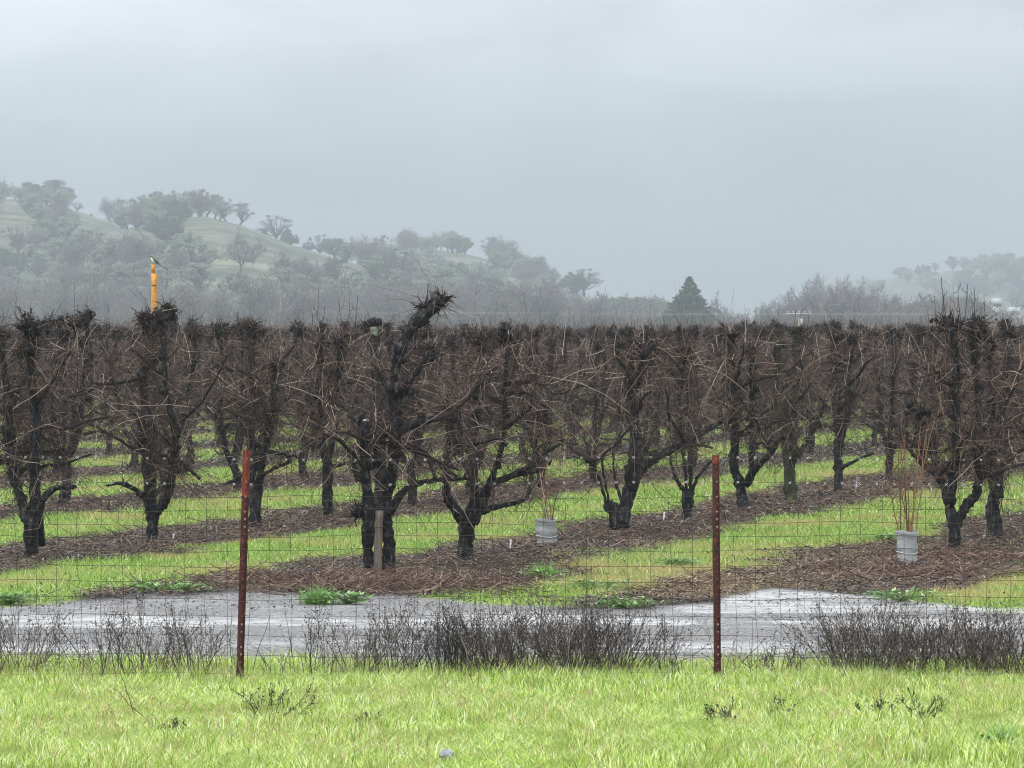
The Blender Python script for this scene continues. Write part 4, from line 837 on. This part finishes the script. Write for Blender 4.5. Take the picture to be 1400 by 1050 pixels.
# ------------------------------------------------------------------ hills
BS = 1.7
RIDGES = [(d * BS if d < 1400 else d * 1.5, f * BS, p) for d, f, p in [  # distance, front depth, [(px, py) of the crest in the view]
    (860, 330, [(-900, 250), (-300, 245), (-100, 262), (0, 274), (60, 280), (100, 288), (150, 304), (190, 323), (230, 345), (300, 385), (380, 455)]),
    (760, 300, [(60, 455), (110, 370), (150, 330), (180, 314), (220, 302), (280, 298), (330, 312), (380, 334), (440, 354), (500, 372), (560, 395), (640, 455)]),
    (900, 260, [(360, 455), (420, 385), (480, 363), (540, 348), (600, 344), (650, 355), (690, 374), (740, 396), (790, 420), (840, 455)]),
    (720, 200, [(640, 455), (690, 412), (740, 404), (780, 405), (820, 409), (860, 418), (910, 455)]),
    (1500, 350, [(1120, 455), (1180, 405), (1220, 382), (1255, 373), (1310, 367), (1350, 374), (1400, 379), (1600, 385), (1900, 360), (2300, 380)])]]
def hill_h(x, y):
    x = np.asarray(x, float); y = np.asarray(y, float); h = np.zeros_like(x)
    for D, fr, pts in RIDGES:
        xs = np.array([(p[0] - 700) / F * D for p in pts]); zs = np.array([max(0, CAMH + (HOR - p[1]) / F * D) if p[1] < 455 else 0 for p in pts])
        xq = x + (y - D) * .10
        z = np.interp(xq, xs, zs, left=zs[0], right=zs[-1] if D < 1000 or True else 0)
        t = np.where(y < D, (y - (D - fr)) / fr, 1 - (y - D) / (fr * 1.2)); t = np.clip(t, 0, 1); t = np.where(y < D, np.sin(t * np.pi / 2) ** 1.25, t * t * (3 - 2 * t))
        h = np.maximum(h, z * t)
    n = vnoise(x + 300, y, 1 / 100, 4) - .5
    return h + n * 3.0 * np.clip(h / 20, 0, 1)
def hills():
    xs = np.arange(-720, 1260, 8.0); ys = np.arange(660, 3000, 9.0); X, Y = np.meshgrid(xs, ys); Z = hill_h(X, Y) - .4
    mb = MB(); i = np.arange(len(xs) * len(ys)).reshape(len(ys), len(xs)); mb.add(np.stack([X, Y, Z], -1).reshape(-1, 3), np.stack([i[:-1, :-1], i[:-1, 1:], i[1:, 1:], i[1:, :-1]], -1).reshape(-1, 4))
    m = mat('hill_grass', [(0.38, (0.03, 0.042, 0.024)), (0.5, (0.07, 0.08, 0.045)), (0.64, (0.17, 0.16, 0.11))], rough=.9, source='noise', scale=.05, bump=0)
    tag(mb.build('hills', m, smooth=True), kind='structure')
hills()
# ------------------------------------------------------------------ background trees
def leaf_quads(mb, C, size, rng):
    n = len(C); a = unit(rng.normal(0, 1, (n, 3))); b = unit(np.cross(a, rng.normal(0, 1, (n, 3)))); s = (size * rng.uniform(.6, 1.3, n))[:, None]
    mb.add(np.stack([C - a * s, C + b * s * .7, C + a * s, C - b * s * .7], 1).reshape(-1, 3), np.arange(n)[:, None] * 4 + np.arange(4))
def oak(seed, *a, **k):
    o = oak_(seed, *a, **k); o.name = {'oak': 'oak_tree', 'pale': 'lichened_tree', 'grn': 'green_tree'}[a[3]]; return o
def oak_(seed, open_=.5, H=9.0, Wd=10.0, leaf='oak', cl=26, lq=85, size=.30, trunk_h=.25):
    """winter oak: crooked limbs and separate leafy clumps; reads open or dense"""
    rng = np.random.default_rng(seed); o = empty('oak_tree', (0, -500, 0)); t = MB(); lf = MB()
    th = H * trunk_h; P = catmull([(0, 0, -.6), (rng.normal(0, .2), 0, th * .5), (rng.normal(0, .4), rng.normal(0, .4), th)], 8); tubes(t, P, np.linspace(.5, .34, 8), 7)
    for i in range(cl):
        a = rng.random() * 6.283; rr = math.sqrt(rng.random()); ph = rng.uniform(-.15, 1) ; e = math.sqrt(max(0, 1 - max(ph, 0) ** 2 * .9))
        c = np.array([math.cos(a) * rr * e * Wd / 2, math.sin(a) * rr * e * Wd / 2, th + (H - th) * (.35 + .58 * ph)])
        mid = P[-1] * .5 + c * .5 + rng.normal(0, .5, 3); pth = catmull([P[-1], mid, c], 7); tubes(t, pth, np.linspace(.2, .05, 7) , 4)
        m2 = 8; S = pth[rng.integers(3, 7, m2)]; tubes(t, twig_paths(S, unit(rng.normal(0, 1, (m2, 3)) + [0, 0, .3]), rng.uniform(.6, 1.8, m2), rng, 5, 0, .1), np.linspace(.06, .025, 5)[None].repeat(m2, 0), 3)
        n = int(lq * (1.0 - open_ * .7) * rng.uniform(.6, 1.4)); d = unit(rng.normal(0, 1, (n, 3))); rad = rng.uniform(.55, 1.5) * (1 - .25 * open_); leaf_quads(lf, c + d * rad * rng.random((n, 1)) ** .45 * [1.25, 1.25, .75], size, rng)
    t.build('trunk', M['fartrunk'], o); lf.build('crown', M[leaf], o); return o
def bare(seed, H=8.0, Wd=7.0, tb_=.28, mt='bare'):
    rng = np.random.default_rng(seed); o = empty('bare_tree', (0, -500, 0)); t = MB(); w = MB()
    th = H * .22; P0 = catmull([(0, 0, -.5), (rng.normal(0, .15), 0, th * .6), (rng.normal(0, .25), 0, th)], 6); tubes(t, P0, np.linspace(tb_, tb_ * .8, 6), 6)
    n = 7; a = np.arange(n) * 6.283 / n + rng.normal(0, .3, n); S = P0[rng.integers(4, 6, n)]; D = unit(np.stack([np.cos(a) * rng.uniform(.3, .9, n), np.sin(a) * rng.uniform(.3, .9, n), np.ones(n)], -1)); L = rng.uniform(.5, .75, n) * H
    P = twig_paths(S, D, L * np.where(D[:, 2] < .8, .8, 1), rng, 8, -.05, .05); tubes(t, P, (tb_ * rng.uniform(.4, .6, n))[:, None] * np.linspace(1, .25, 8), 5)
    par = P; f = Wd / 7
    for lv, (m, Lr, r, K) in enumerate(((46, (1.2, 3.0), .09, 6), (260, (.8, 1.8), .055, 5), (1200, (.4, 1.1), .036, 4), (2000, (.3, .7), .028, 3))):
        i = rng.integers(0, len(par), m); j = rng.integers(2 if lv else 2, par.shape[1], m); base = par[i, j]; pd = unit(par[i, j] - par[i, j - 1]); D = unit(pd * .8 + rng.normal(0, .55, (m, 3)) + [0, 0, .22])
        Q = twig_paths(base, D, rng.uniform(*Lr, m) * f, rng, K, -.05, .06); tubes(t if lv == 0 else w, Q, 1.25 * r * rng.uniform(.7, 1.3, m)[:, None] * np.linspace(1, .5, K), 3); par = Q
    t.build('trunk', M['fartrunk'], o); w.build('crown', M[mt], o); return o
def conifer(seed, H=10.5, Wd=10.5):
    rng = np.random.default_rng(seed); o = empty('conifer_tree', (0, -500, 0)); t = MB(); lf = MB(); tubes(t, catmull([(0, 0, -.4), (0, 0, H * .5), (0, 0, H * .97)], 8), np.linspace(.28, .04, 8), 6)
    z = .7
    while z < H - .1:
        k = (z / H); R = Wd / 2 * (1 - k) ** 1.0 * (0.84 + .2 * rng.random()) * min(1, .72 + k * 1.6); nb = int(6 + 9 * (1 - k))
        for i in range(nb):
            a = rng.random() * 6.283; L = R * rng.uniform(.7, 1.12); n = int(14 + 44 * L); tt = rng.random(n) ** .7; side = rng.normal(0, .16 + .10 * L, n)
            P = np.stack([math.cos(a) * L * tt - math.sin(a) * side, math.sin(a) * L * tt + math.cos(a) * side, z + L * tt * .22 + rng.normal(0, .10, n) + .15 * rng.random()], -1); leaf_quads(lf, P, .15, rng)
            tubes(t, np.array([(0, 0, z), (math.cos(a) * L * .5, math.sin(a) * L * .5, z + L * .11), (math.cos(a) * L * .9, math.sin(a) * L * .9, z + L * .2)]), [.05, .03, .01], 3)
        z += .26 + .14 * (1 - k)
    t.build('trunk', M['fartrunk'], o); lf.build('crown', M['conif'], o); return o
def place(src, flags, px, D, H0, top=None, z=None, label=None, cat='tree', group=None, rz=0, scw=1.0):
    x = gx(px, D); zz = (float(hill_h(np.array([x]), np.array([float(D)]))[0]) - .5) if z is None else z
    H0 = src.get('_h') or max((v.co.z for ch in src.children for v in ch.data.vertices)); src['_h'] = H0
    sc = 1.0
    if top is not None: sc = (gz(top, D) - zz) / H0
    if not flags.get(src.name): o = src; flags[src.name] = True; nm = src.name
    else: o = copy_tree(src, (0, 0, 0), 0)
    o.location = (x, D, zz); o.rotation_euler = (0, 0, rz); o.scale = (sc * scw * WF, sc * scw * WF, sc); tag(o, label, cat, group); return o
FL = {}; WF = 1.0
rng = np.random.default_rng(42)
oaks_open = [oak(300 + i, .6, 9, 9 + i * .7, 'oak', 19, 170, .13) for i in range(4)]
oaks_dense = [oak(320 + i, .1, 8, 9, 'oak', 36, 220, .20, .12) for i in range(3)]
pales = [oak(340 + i, .55, 8, 8, 'pale', 28, 210, .15, .18) for i in range(3)]
greens = [oak(360 + i, .1, 7, 8, 'grn', 32, 220, .18, .14) for i in range(2)]
bares = [bare(380 + i, 8, 7.5) for i in range(5)]
con = conifer(401)
def crestD(px):  # distance of the ridge that forms the skyline at px
    best = None
    for D, fr, pts in RIDGES:
        py = np.interp(px, [p[0] for p in pts], [p[1] for p in pts], left=455, right=455)
        if best is None or py < best[0]: best = (py, D)
    return best[1]
sky = [  # px, top py, kind, label, width factor
    (8, 240, 'bare', 'bare tree cut by the left edge on the hill crest', 1), (40, 247, 'dense', 'left half of the great dense oak on the left hill crest', 1.25), (72, 244, 'dense', 'big rounded dense oak on the bare shoulder of the left hill', 1.2),
    (106, 276, 'open', 'tiny tree on the skyline right of the big rounded oak', 1.1), (125, 292, 'dense', 'small dark bush on the grassy shoulder of the left hill', 1), (150, 272, 'open', 'leftmost open oak of the clump right of the saddle', .9), (172, 268, 'open', 'second oak of the hill clump, leaning over the saddle', .9),
    (198, 264, 'open', 'third oak of the hill clump with a gap beneath it', .9), (216, 257, 'open', 'tall oak at the top left of the hill clump', .9), (238, 256, 'open', 'tallest oak in the middle of the hill clump', .9), (258, 258, 'open', 'oak right of the tallest one in the hill clump', .9), (276, 257, 'open', 'oak with a narrow crown in the hill clump', .85), (294, 262, 'open', 'oak over the grassy crest, third from the clump end', .9), (309, 268, 'open', 'oak next to last at the right end of the hill clump', .9),
    (328, 274, 'open', 'round open oak ending the hill clump above the grass slope', 1), (377, 293, 'open', 'lone dark oak with shrubs on the descending ridge', 1.1), (360, 312, 'dense', 'dark shrub at the left foot of the lone ridge oak', .8), (395, 312, 'dense', 'dark shrub at the right foot of the lone ridge oak', .8), (420, 326, 'bare', 'small bare tree left of the spreading ridge oak', 1), (437, 320, 'open', 'spreading oak second down the descending ridge', 1),
    (472, 325, 'bare', 'gnarled bare oak forking wide in the ridge dip', 1.2), (490, 319, 'bare', 'taller gnarled bare oak arching right in the ridge dip', 1.2), (520, 337, 'bare', 'faint bare tree left of the knoll', 1.1), (543, 329, 'bare', 'bare oak at the left end of the knoll top', 1.2), (570, 320, 'bare', 'wide bare oak in the middle of the knoll top', 1.3), (585, 320, 'bare', 'bare oak leaning beside the tallest one on the knoll', 1.0), (603, 314, 'bare', 'tallest narrow bare tree standing on the knoll top', 1.0),
    (630, 336, 'dense', 'dense dark tree just right of the knoll top', .9), (655, 350, 'bare', 'bare tree on the slope right of the knoll', 1.1), (680, 358, 'open', 'thin-crowned oak on the slope right of the knoll', 1), (706, 361, 'open', 'oak lower down the slope right of the knoll', 1), (730, 377, 'open', 'small oak near the foot of the knoll slope', 1), (766, 386, 'open', 'small round oak left on the low field crest', .8), (788, 388, 'open', 'last small oak on the low field crest', .8)]
HG = 'oaks on the skyline of the left hills'
for i, (px, top, kd, lab, wf) in enumerate(sky):
    src = {'bare': bares, 'open': oaks_open, 'dense': oaks_dense}[kd]; s = src[i % len(src)]; H0 = {'bare': 8, 'open': 9, 'dense': 8}[kd]
    place(s, FL, px, crestD(px) - 3, H0, top, None, lab, 'oak', HG, rng.random() * 6.28, wf)
for i, (px, top, kd, lab, wf) in enumerate(((1232, 364, 'dense', 'squat tree at the left end of the right-hand hill crest', 1.2), (1255, 361, 'con', 'tiny pointed tree on the right-hand hill crest', 1.0), (1262, 360, 'con', 'second tiny pointed tree on the right-hand hill crest', 1.0), (1278, 358, 'open', 'flat-topped tree left of the round one on the right-hand hill', 1.6),
        (1302, 348, 'dense', 'tall round tree topping the right-hand hill crest', .9), (1319, 356, 'dense', 'small pointed bush right of the round tree on the right-hand hill', .6), (1336, 350, 'open', 'open branching tree on the right-hand hill crest', 1.1), (1346, 356, 'open', 'low tree leaning beside the branching one on the right-hand hill', .9), (1364, 357, 'open', 'thin lone tree near the right edge of the far crest', .8), (1383, 360, 'dense', 'bushy tree next to last on the far right crest', .9), (1398, 358, 'dense', 'bushy tree cut by the right edge on the far crest', 1))):
    if kd == 'con':
        s = con; H0 = 10.5
    else: s = {'open': oaks_open, 'dense': oaks_dense}[kd][i % 3]; H0 = {'open': 9, 'dense': 8}[kd]
    place(s, FL, px, 2246, H0, top, None, lab, 'tree', 'trees on the crest of the right-hand hill', rng.random() * 6.28, wf)
# wooded slopes: trees everywhere but on the open grass
def inpoly(px, py, poly):
    c = False; j = len(poly) - 1
    for i in range(len(poly)):
        if (poly[i][1] > py) != (poly[j][1] > py) and px < (poly[j][0] - poly[i][0]) * (py - poly[i][1]) / (poly[j][1] - poly[i][1]) + poly[i][0]: c = not c
        j = i
    return c
OPEN = [[(84, 280), (120, 285), (190, 322), (196, 338), (150, 348), (125, 335), (112, 308)], [(250, 296), (345, 300), (450, 345), (500, 372), (470, 384), (400, 366), (320, 352), (255, 342), (285, 325)], [(486, 378), (506, 380), (506, 395), (496, 398)], [(590, 340), (650, 350), (680, 372), (640, 366), (600, 360)], [(0, 255), (22, 262), (30, 290), (0, 300)], [(700, 398), (830, 405), (830, 416), (700, 414)], [(272, 362), (292, 352), (298, 372), (276, 380)]]
def src_h(o):
    if not o.get('_h'): o['_h'] = max((v.co.z for ch in o.children for v in ch.data.vertices))
    return o['_h']
pts = []; tries = 0
while len(pts) < 360 and tries < 60000:
    tries += 1; y = rng.uniform(455, 885) * BS; px = rng.uniform(-25, 800); x = gx(px, y); z = float(hill_h(np.array([x]), np.array([y]))[0])
    if z < 1.0: continue
    py = HOR - (z - CAMH) / y * F
    if any(inpoly(px, py - 3, p) or inpoly(px, py - 14, p) for p in OPEN): continue
    if y > crestD(px) - 20: continue
    if any((x - a) ** 2 + (y - b) ** 2 < (4.4 * BS) ** 2 for a, b, _, _ in pts): continue
    pts.append((x, y, px, py))
for i, (x, y, px, py) in enumerate(pts):
    r = rng.random(); s, H0, hh = ((pales[i % 3], 8, rng.uniform(3.6, 5.8)) if r < .5 else (bares[i % 5], 8, rng.uniform(5, 7)) if r < .72 else (oaks_open[i % 4], 9, rng.uniform(4.5, 6.5)) if r < .86 else (oaks_dense[i % 3], 8, rng.uniform(3, 5)) if r < .94 else (greens[i % 2], 7, rng.uniform(3, 4.6)))
    z = float(hill_h(np.array([x]), np.array([y]))[0]) - .5; sc = hh * 1.08 / (src_h(s)) * BS
    kd = 'pale lichen-grey tree' if r < .5 else 'bare winter tree' if r < .72 else 'dark open oak' if r < .86 else 'dark dense oak' if r < .94 else 'dull green tree'
    zone = 'slope of the far left hill' if px < 150 else 'slope under the hilltop oak clump' if px < 350 else 'slope of the descending ridge' if px < 520 else 'slope of the knoll and its foot'
    lab = '%s in the hazy woods on the %s' % (kd, zone)
    if not FL.get(s.name): o = s; FL[s.name] = True
    else: o = copy_tree(s, (0, 0, 0), 0)
    o.location = (x, y, z); o.rotation_euler = (0, 0, rng.random() * 6.28); o.scale = (sc * rng.uniform(.9, 1.25),) * 2 + (sc,); tag(o, lab, 'tree', lab.replace(kd, kd + 's'))
# right-hand hill woods
for i in range(55):
    px = rng.uniform(1190, 1420); y = rng.uniform(1860, 2210); x = gx(px, y); z = float(hill_h(np.array([x]), np.array([y]))[0])
    if z < 3: continue
    s = (pales + oaks_dense)[i % 6]; sc = rng.uniform(1.0, 1.6); o = copy_tree(s, (0, 0, 0), 0) if FL.get(s.name) else s; FL[s.name] = True
    o.location = (x, y, z - .5); o.scale = (sc * 1.2, sc * 1.2, sc); tag(o, 'grey-green tree in the faint woods on the slope of the right-hand hill', 'tree', 'trees on the slope of the right-hand hill')
# valley floor: conifer, green row, bare trees
place(con, FL, 943, 700, 10.5, 377, 0, 'tall pointed dark green conifer standing alone right of centre', 'conifer', None, .4, 1.25)
place(bares[0], FL, 978, 705, 8, 396, 0, 'bare pale tree right beside the pointed conifer', 'tree', None, .4, 1.0)
for i, (px, top) in enumerate(((806, 410), (822, 407), (838, 404), (853, 405), (868, 408), (882, 405), (897, 409), (908, 413))):
    place(greens[i % 2], FL, px, 1000 + 9 * (i % 3), 7, top, 0, 'round dull green tree in the low row left of the conifer', 'tree', 'round green trees left of the conifer', i, 1.2)
rt = [(1022, 425, 380, .9), (1040, 415, 395, 1), (1058, 404, 400, 1), (1076, 397, 402, 1), (1092, 384, 410, 1), (1108, 381, 405, 1), (1127, 376, 400, 1.1), (1148, 379, 408, 1), (1163, 374, 398, 1.1), (1180, 377, 402, 1), (1197, 384, 405, 1), (1215, 390, 400, 1), (1232, 402, 395, 1), (1250, 402, 405, 1.1), (1268, 400, 400, 1.1), (1285, 402, 405, 1.1), (1302, 400, 400, 1.1), (1320, 408, 410, 1), (1338, 410, 400, 1.1), (1070, 412, 370, 1), (1120, 405, 365, 1), (1170, 408, 370, 1), (1220, 412, 372, 1), (1275, 412, 371, 1), (1365, 416, 420, 1), (1390, 420, 410, 1)]
rt += [(1110, 372, 600, .75), (1150, 374, 590, .7), (1184, 379, 610, .7), (1076, 390, 600, .7)]
rl = {26: 'wide-forked bare tree standing nearest in the valley line behind the pole', 27: 'tallest forked bare tree nearest in the valley line at right',  28: 'forked bare tree at the right shoulder of the tallest valley trees', 29: 'forked bare tree at the left shoulder of the tall valley trees', 6: 'tall bare tree forking wide, first of the big trees right of the pole', 8: 'tallest bare tree in the valley right of the utility pole'}
for i, (px, top, D, wf) in enumerate(rt):
    lab = rl.get(i, 'bare grey tree in the valley line right of the conifer' if px < 1215 else 'bare grey tree in the valley line below the right-hand hill')
    place(bares[(i * 2) % 5], FL, px, D * 1.75, 8, top - 4 + (13 if i < 26 and 1045 < px < 1235 else 0), 0, lab, 'tree', lab.replace('tree', 'trees') if i not in rl else 'bare trees in the valley line right of the conifer', rng.random() * 6.28, wf)
for i, (px, top) in enumerate(((1290, 404), (1312, 404), (1262, 408), (1332, 410))): place(greens[i % 2], FL, px, 860, 7, top, 0, 'dull green round tree behind the bare valley trees at right', 'tree', 'green trees behind the bare valley trees', i, 1.1)
big = {250: (372, 'crooked bare tree behind the bird post with open forks'), 362: (368, 'large bare tree with a fan of forks below the grassy ridge'), 680: (384, 'leafless tree with a broad crown below the knoll')}
for px, (top, lab) in big.items(): place(bares[px % 5], FL, px, 700, 8, top, 0, lab, 'tree', None, 1.0, 1.1)
for i in range(120):
    px = -20 + i * 8.7 + rng.normal(0, 5); D = rng.uniform(720, 980)
    top = np.interp(px, [0, 300, 600, 700, 780, 900, 1010], [390, 388, 384, 382, 402, 418, 424]) + rng.normal(0, 9)
    lab = 'leafless tree in the purple-grey belt at the foot of the %s' % ('left hill' if px < 330 else 'descending ridge' if px < 560 else 'knoll' if px < 760 else 'low field and conifer')
    place(bares[i % 5], FL, px, D, 8, top, 0, lab, 'tree', lab.replace('leafless tree', 'leafless trees'), rng.random() * 6.28, rng.uniform(.9, 1.3))
def brush():
    rng = np.random.default_rng(9); mb = MB(); n = 15000; D = rng.uniform(320, 420, n); px = rng.uniform(-60, 1460, n); S = np.stack([(px - 700) / F * D, D, rng.uniform(0, 1.0, n)], -1)
    P = twig_paths(S, unit(rng.normal(0, .35, (n, 3)) + [0, 0, 1]), rng.uniform(1.2, 3.2, n), rng, 4, 0, .05); tubes(mb, P, rng.uniform(.012, .03, n)[:, None] * np.linspace(1, .4, 4), 3)
    tag(mb.build('distant_brush', M['twig']), 'reddish-grey brush along the far edge of the orchard', 'brush', kind='stuff')
brush()
for s in oaks_open + oaks_dense + pales + greens + bares + [con]:
    if not FL.get(s.name):
        for ch in list(s.children): bpy.data.objects.remove(ch)
        bpy.data.objects.remove(s)
# ------------------------------------------------------------------ utility pole, houses
def upole():
    D = 315; x = gx(1092, D); o = empty('utility_pole', (x, D, 0)); H = gz(424, D); m = MB(); tubes(m, np.array([(0, 0, -.5), (0, 0, 2), (0, 0, H)]), [.13, .12, .10], 8, cap=True); m.build('pole', M['pole'], o)
    m = MB(); boxm(m, (0, -.14, H - .35), (2.3, .1, .12)); arm = m.build('crossarm', M['roof'], o)
    for q in (-1.0, -.5, .5, 1.0): m = MB(); tubes(m, np.array([(q, -.14, H - .29), (q, -.14, H - .2), (q, -.14, H - .1)]), [.05, .07, .04], 8, cap=True); m.build('insulator', M['roof'], arm)
    m = MB(); tubes(m, np.array([(.25, -.1, H - 1.5), (.25, -.1, H - 1.1), (.25, -.1, H - .8)]), [.16, .18, .16], 12, cap=True); m.build('transformer', M['roof'], o)
    tag(o, 'small utility pole with a white crossarm in the haze right of the conifer', 'utility pole')
    m = MB(); xs = np.linspace(-45, 38, 60)
    for q in (0, .5): tubes(m, np.stack([xs, 0 * xs + q, H - .1 - q * .2 + .5 * ((xs / 45) ** 2 - 0) * .3 - .2], -1), np.full(60, .009), 4)
    w = m.build('power_line', M['roof'], loc=(x, D, 0)); tag(w, 'pair of thin power lines running left and right from the utility pole', 'power line')
upole()
def house(px, py, D, w, h, label):
    x = gx(px, D); z = float(hill_h(np.array([x]), np.array([float(D)]))[0]); z = gz(py, D) if z < 1 else z
    o = empty('farm_house', (x, D, 0)); zb = gz(py, D); m = MB(); boxm(m, (0, 0, (zb - 1) / 2), (w, 6, zb + 1)); boxm(m, (0, 0, zb + h / 2), (w, 6, h)); m.build('wall', M['wall'], o)
    m = MB(); e = w / 2 + .4; v = [(-e, -3.5, zb + h - .02), (e, -3.5, zb + h - .02), (e, 3.5, zb + h - .02), (-e, 3.5, zb + h - .02), (-e, 0, zb + h + 1.6), (e, 0, zb + h + 1.6)]; m.add(v, [[0, 1, 5, 4], [2, 3, 4, 5], [0, 3, 2, 1]], [[0, 4, 3], [1, 2, 5]]); m.build('roof', M['roof'], o)
    for q in (-.28, .28): m = MB(); boxm(m, (w * q, -3.02, zb + h * .5), (1.0, .08, 1.1)); m.build('window', M['glass'], o)
    tag(o, label, 'house', 'pale houses in the haze at the right edge')
house(1362, 418, 1000, 1.8, .6, 'small pale house in the haze right of the tall shoots'); house(1386, 429, 1010, 2.6, .4, 'second pale house with a low roof nearest the right edge')

# ------------------------------------------------------------------ haze
def haze():
    mb = MB(); boxm(mb, (60, 1690, 61.5), (4200, 3700, 125)); m = bpy.data.materials.new('haze_air'); m.use_nodes = True; nt = m.node_tree; nt.nodes.clear()
    out = nt.nodes.new('ShaderNodeOutputMaterial'); v = nt.nodes.new('ShaderNodeVolumePrincipled'); v.inputs['Color'].default_value = (.56, .625, .67, 1); v.inputs['Density'].default_value = HAZE; v.inputs['Anisotropy'].default_value = 0.0
    nt.links.new(v.outputs[0], out.inputs['Volume']); o = mb.build('haze', m); tag(o, 'pale rain haze filling the valley air', 'haze', kind='stuff')
HAZE = 0.00056
haze()
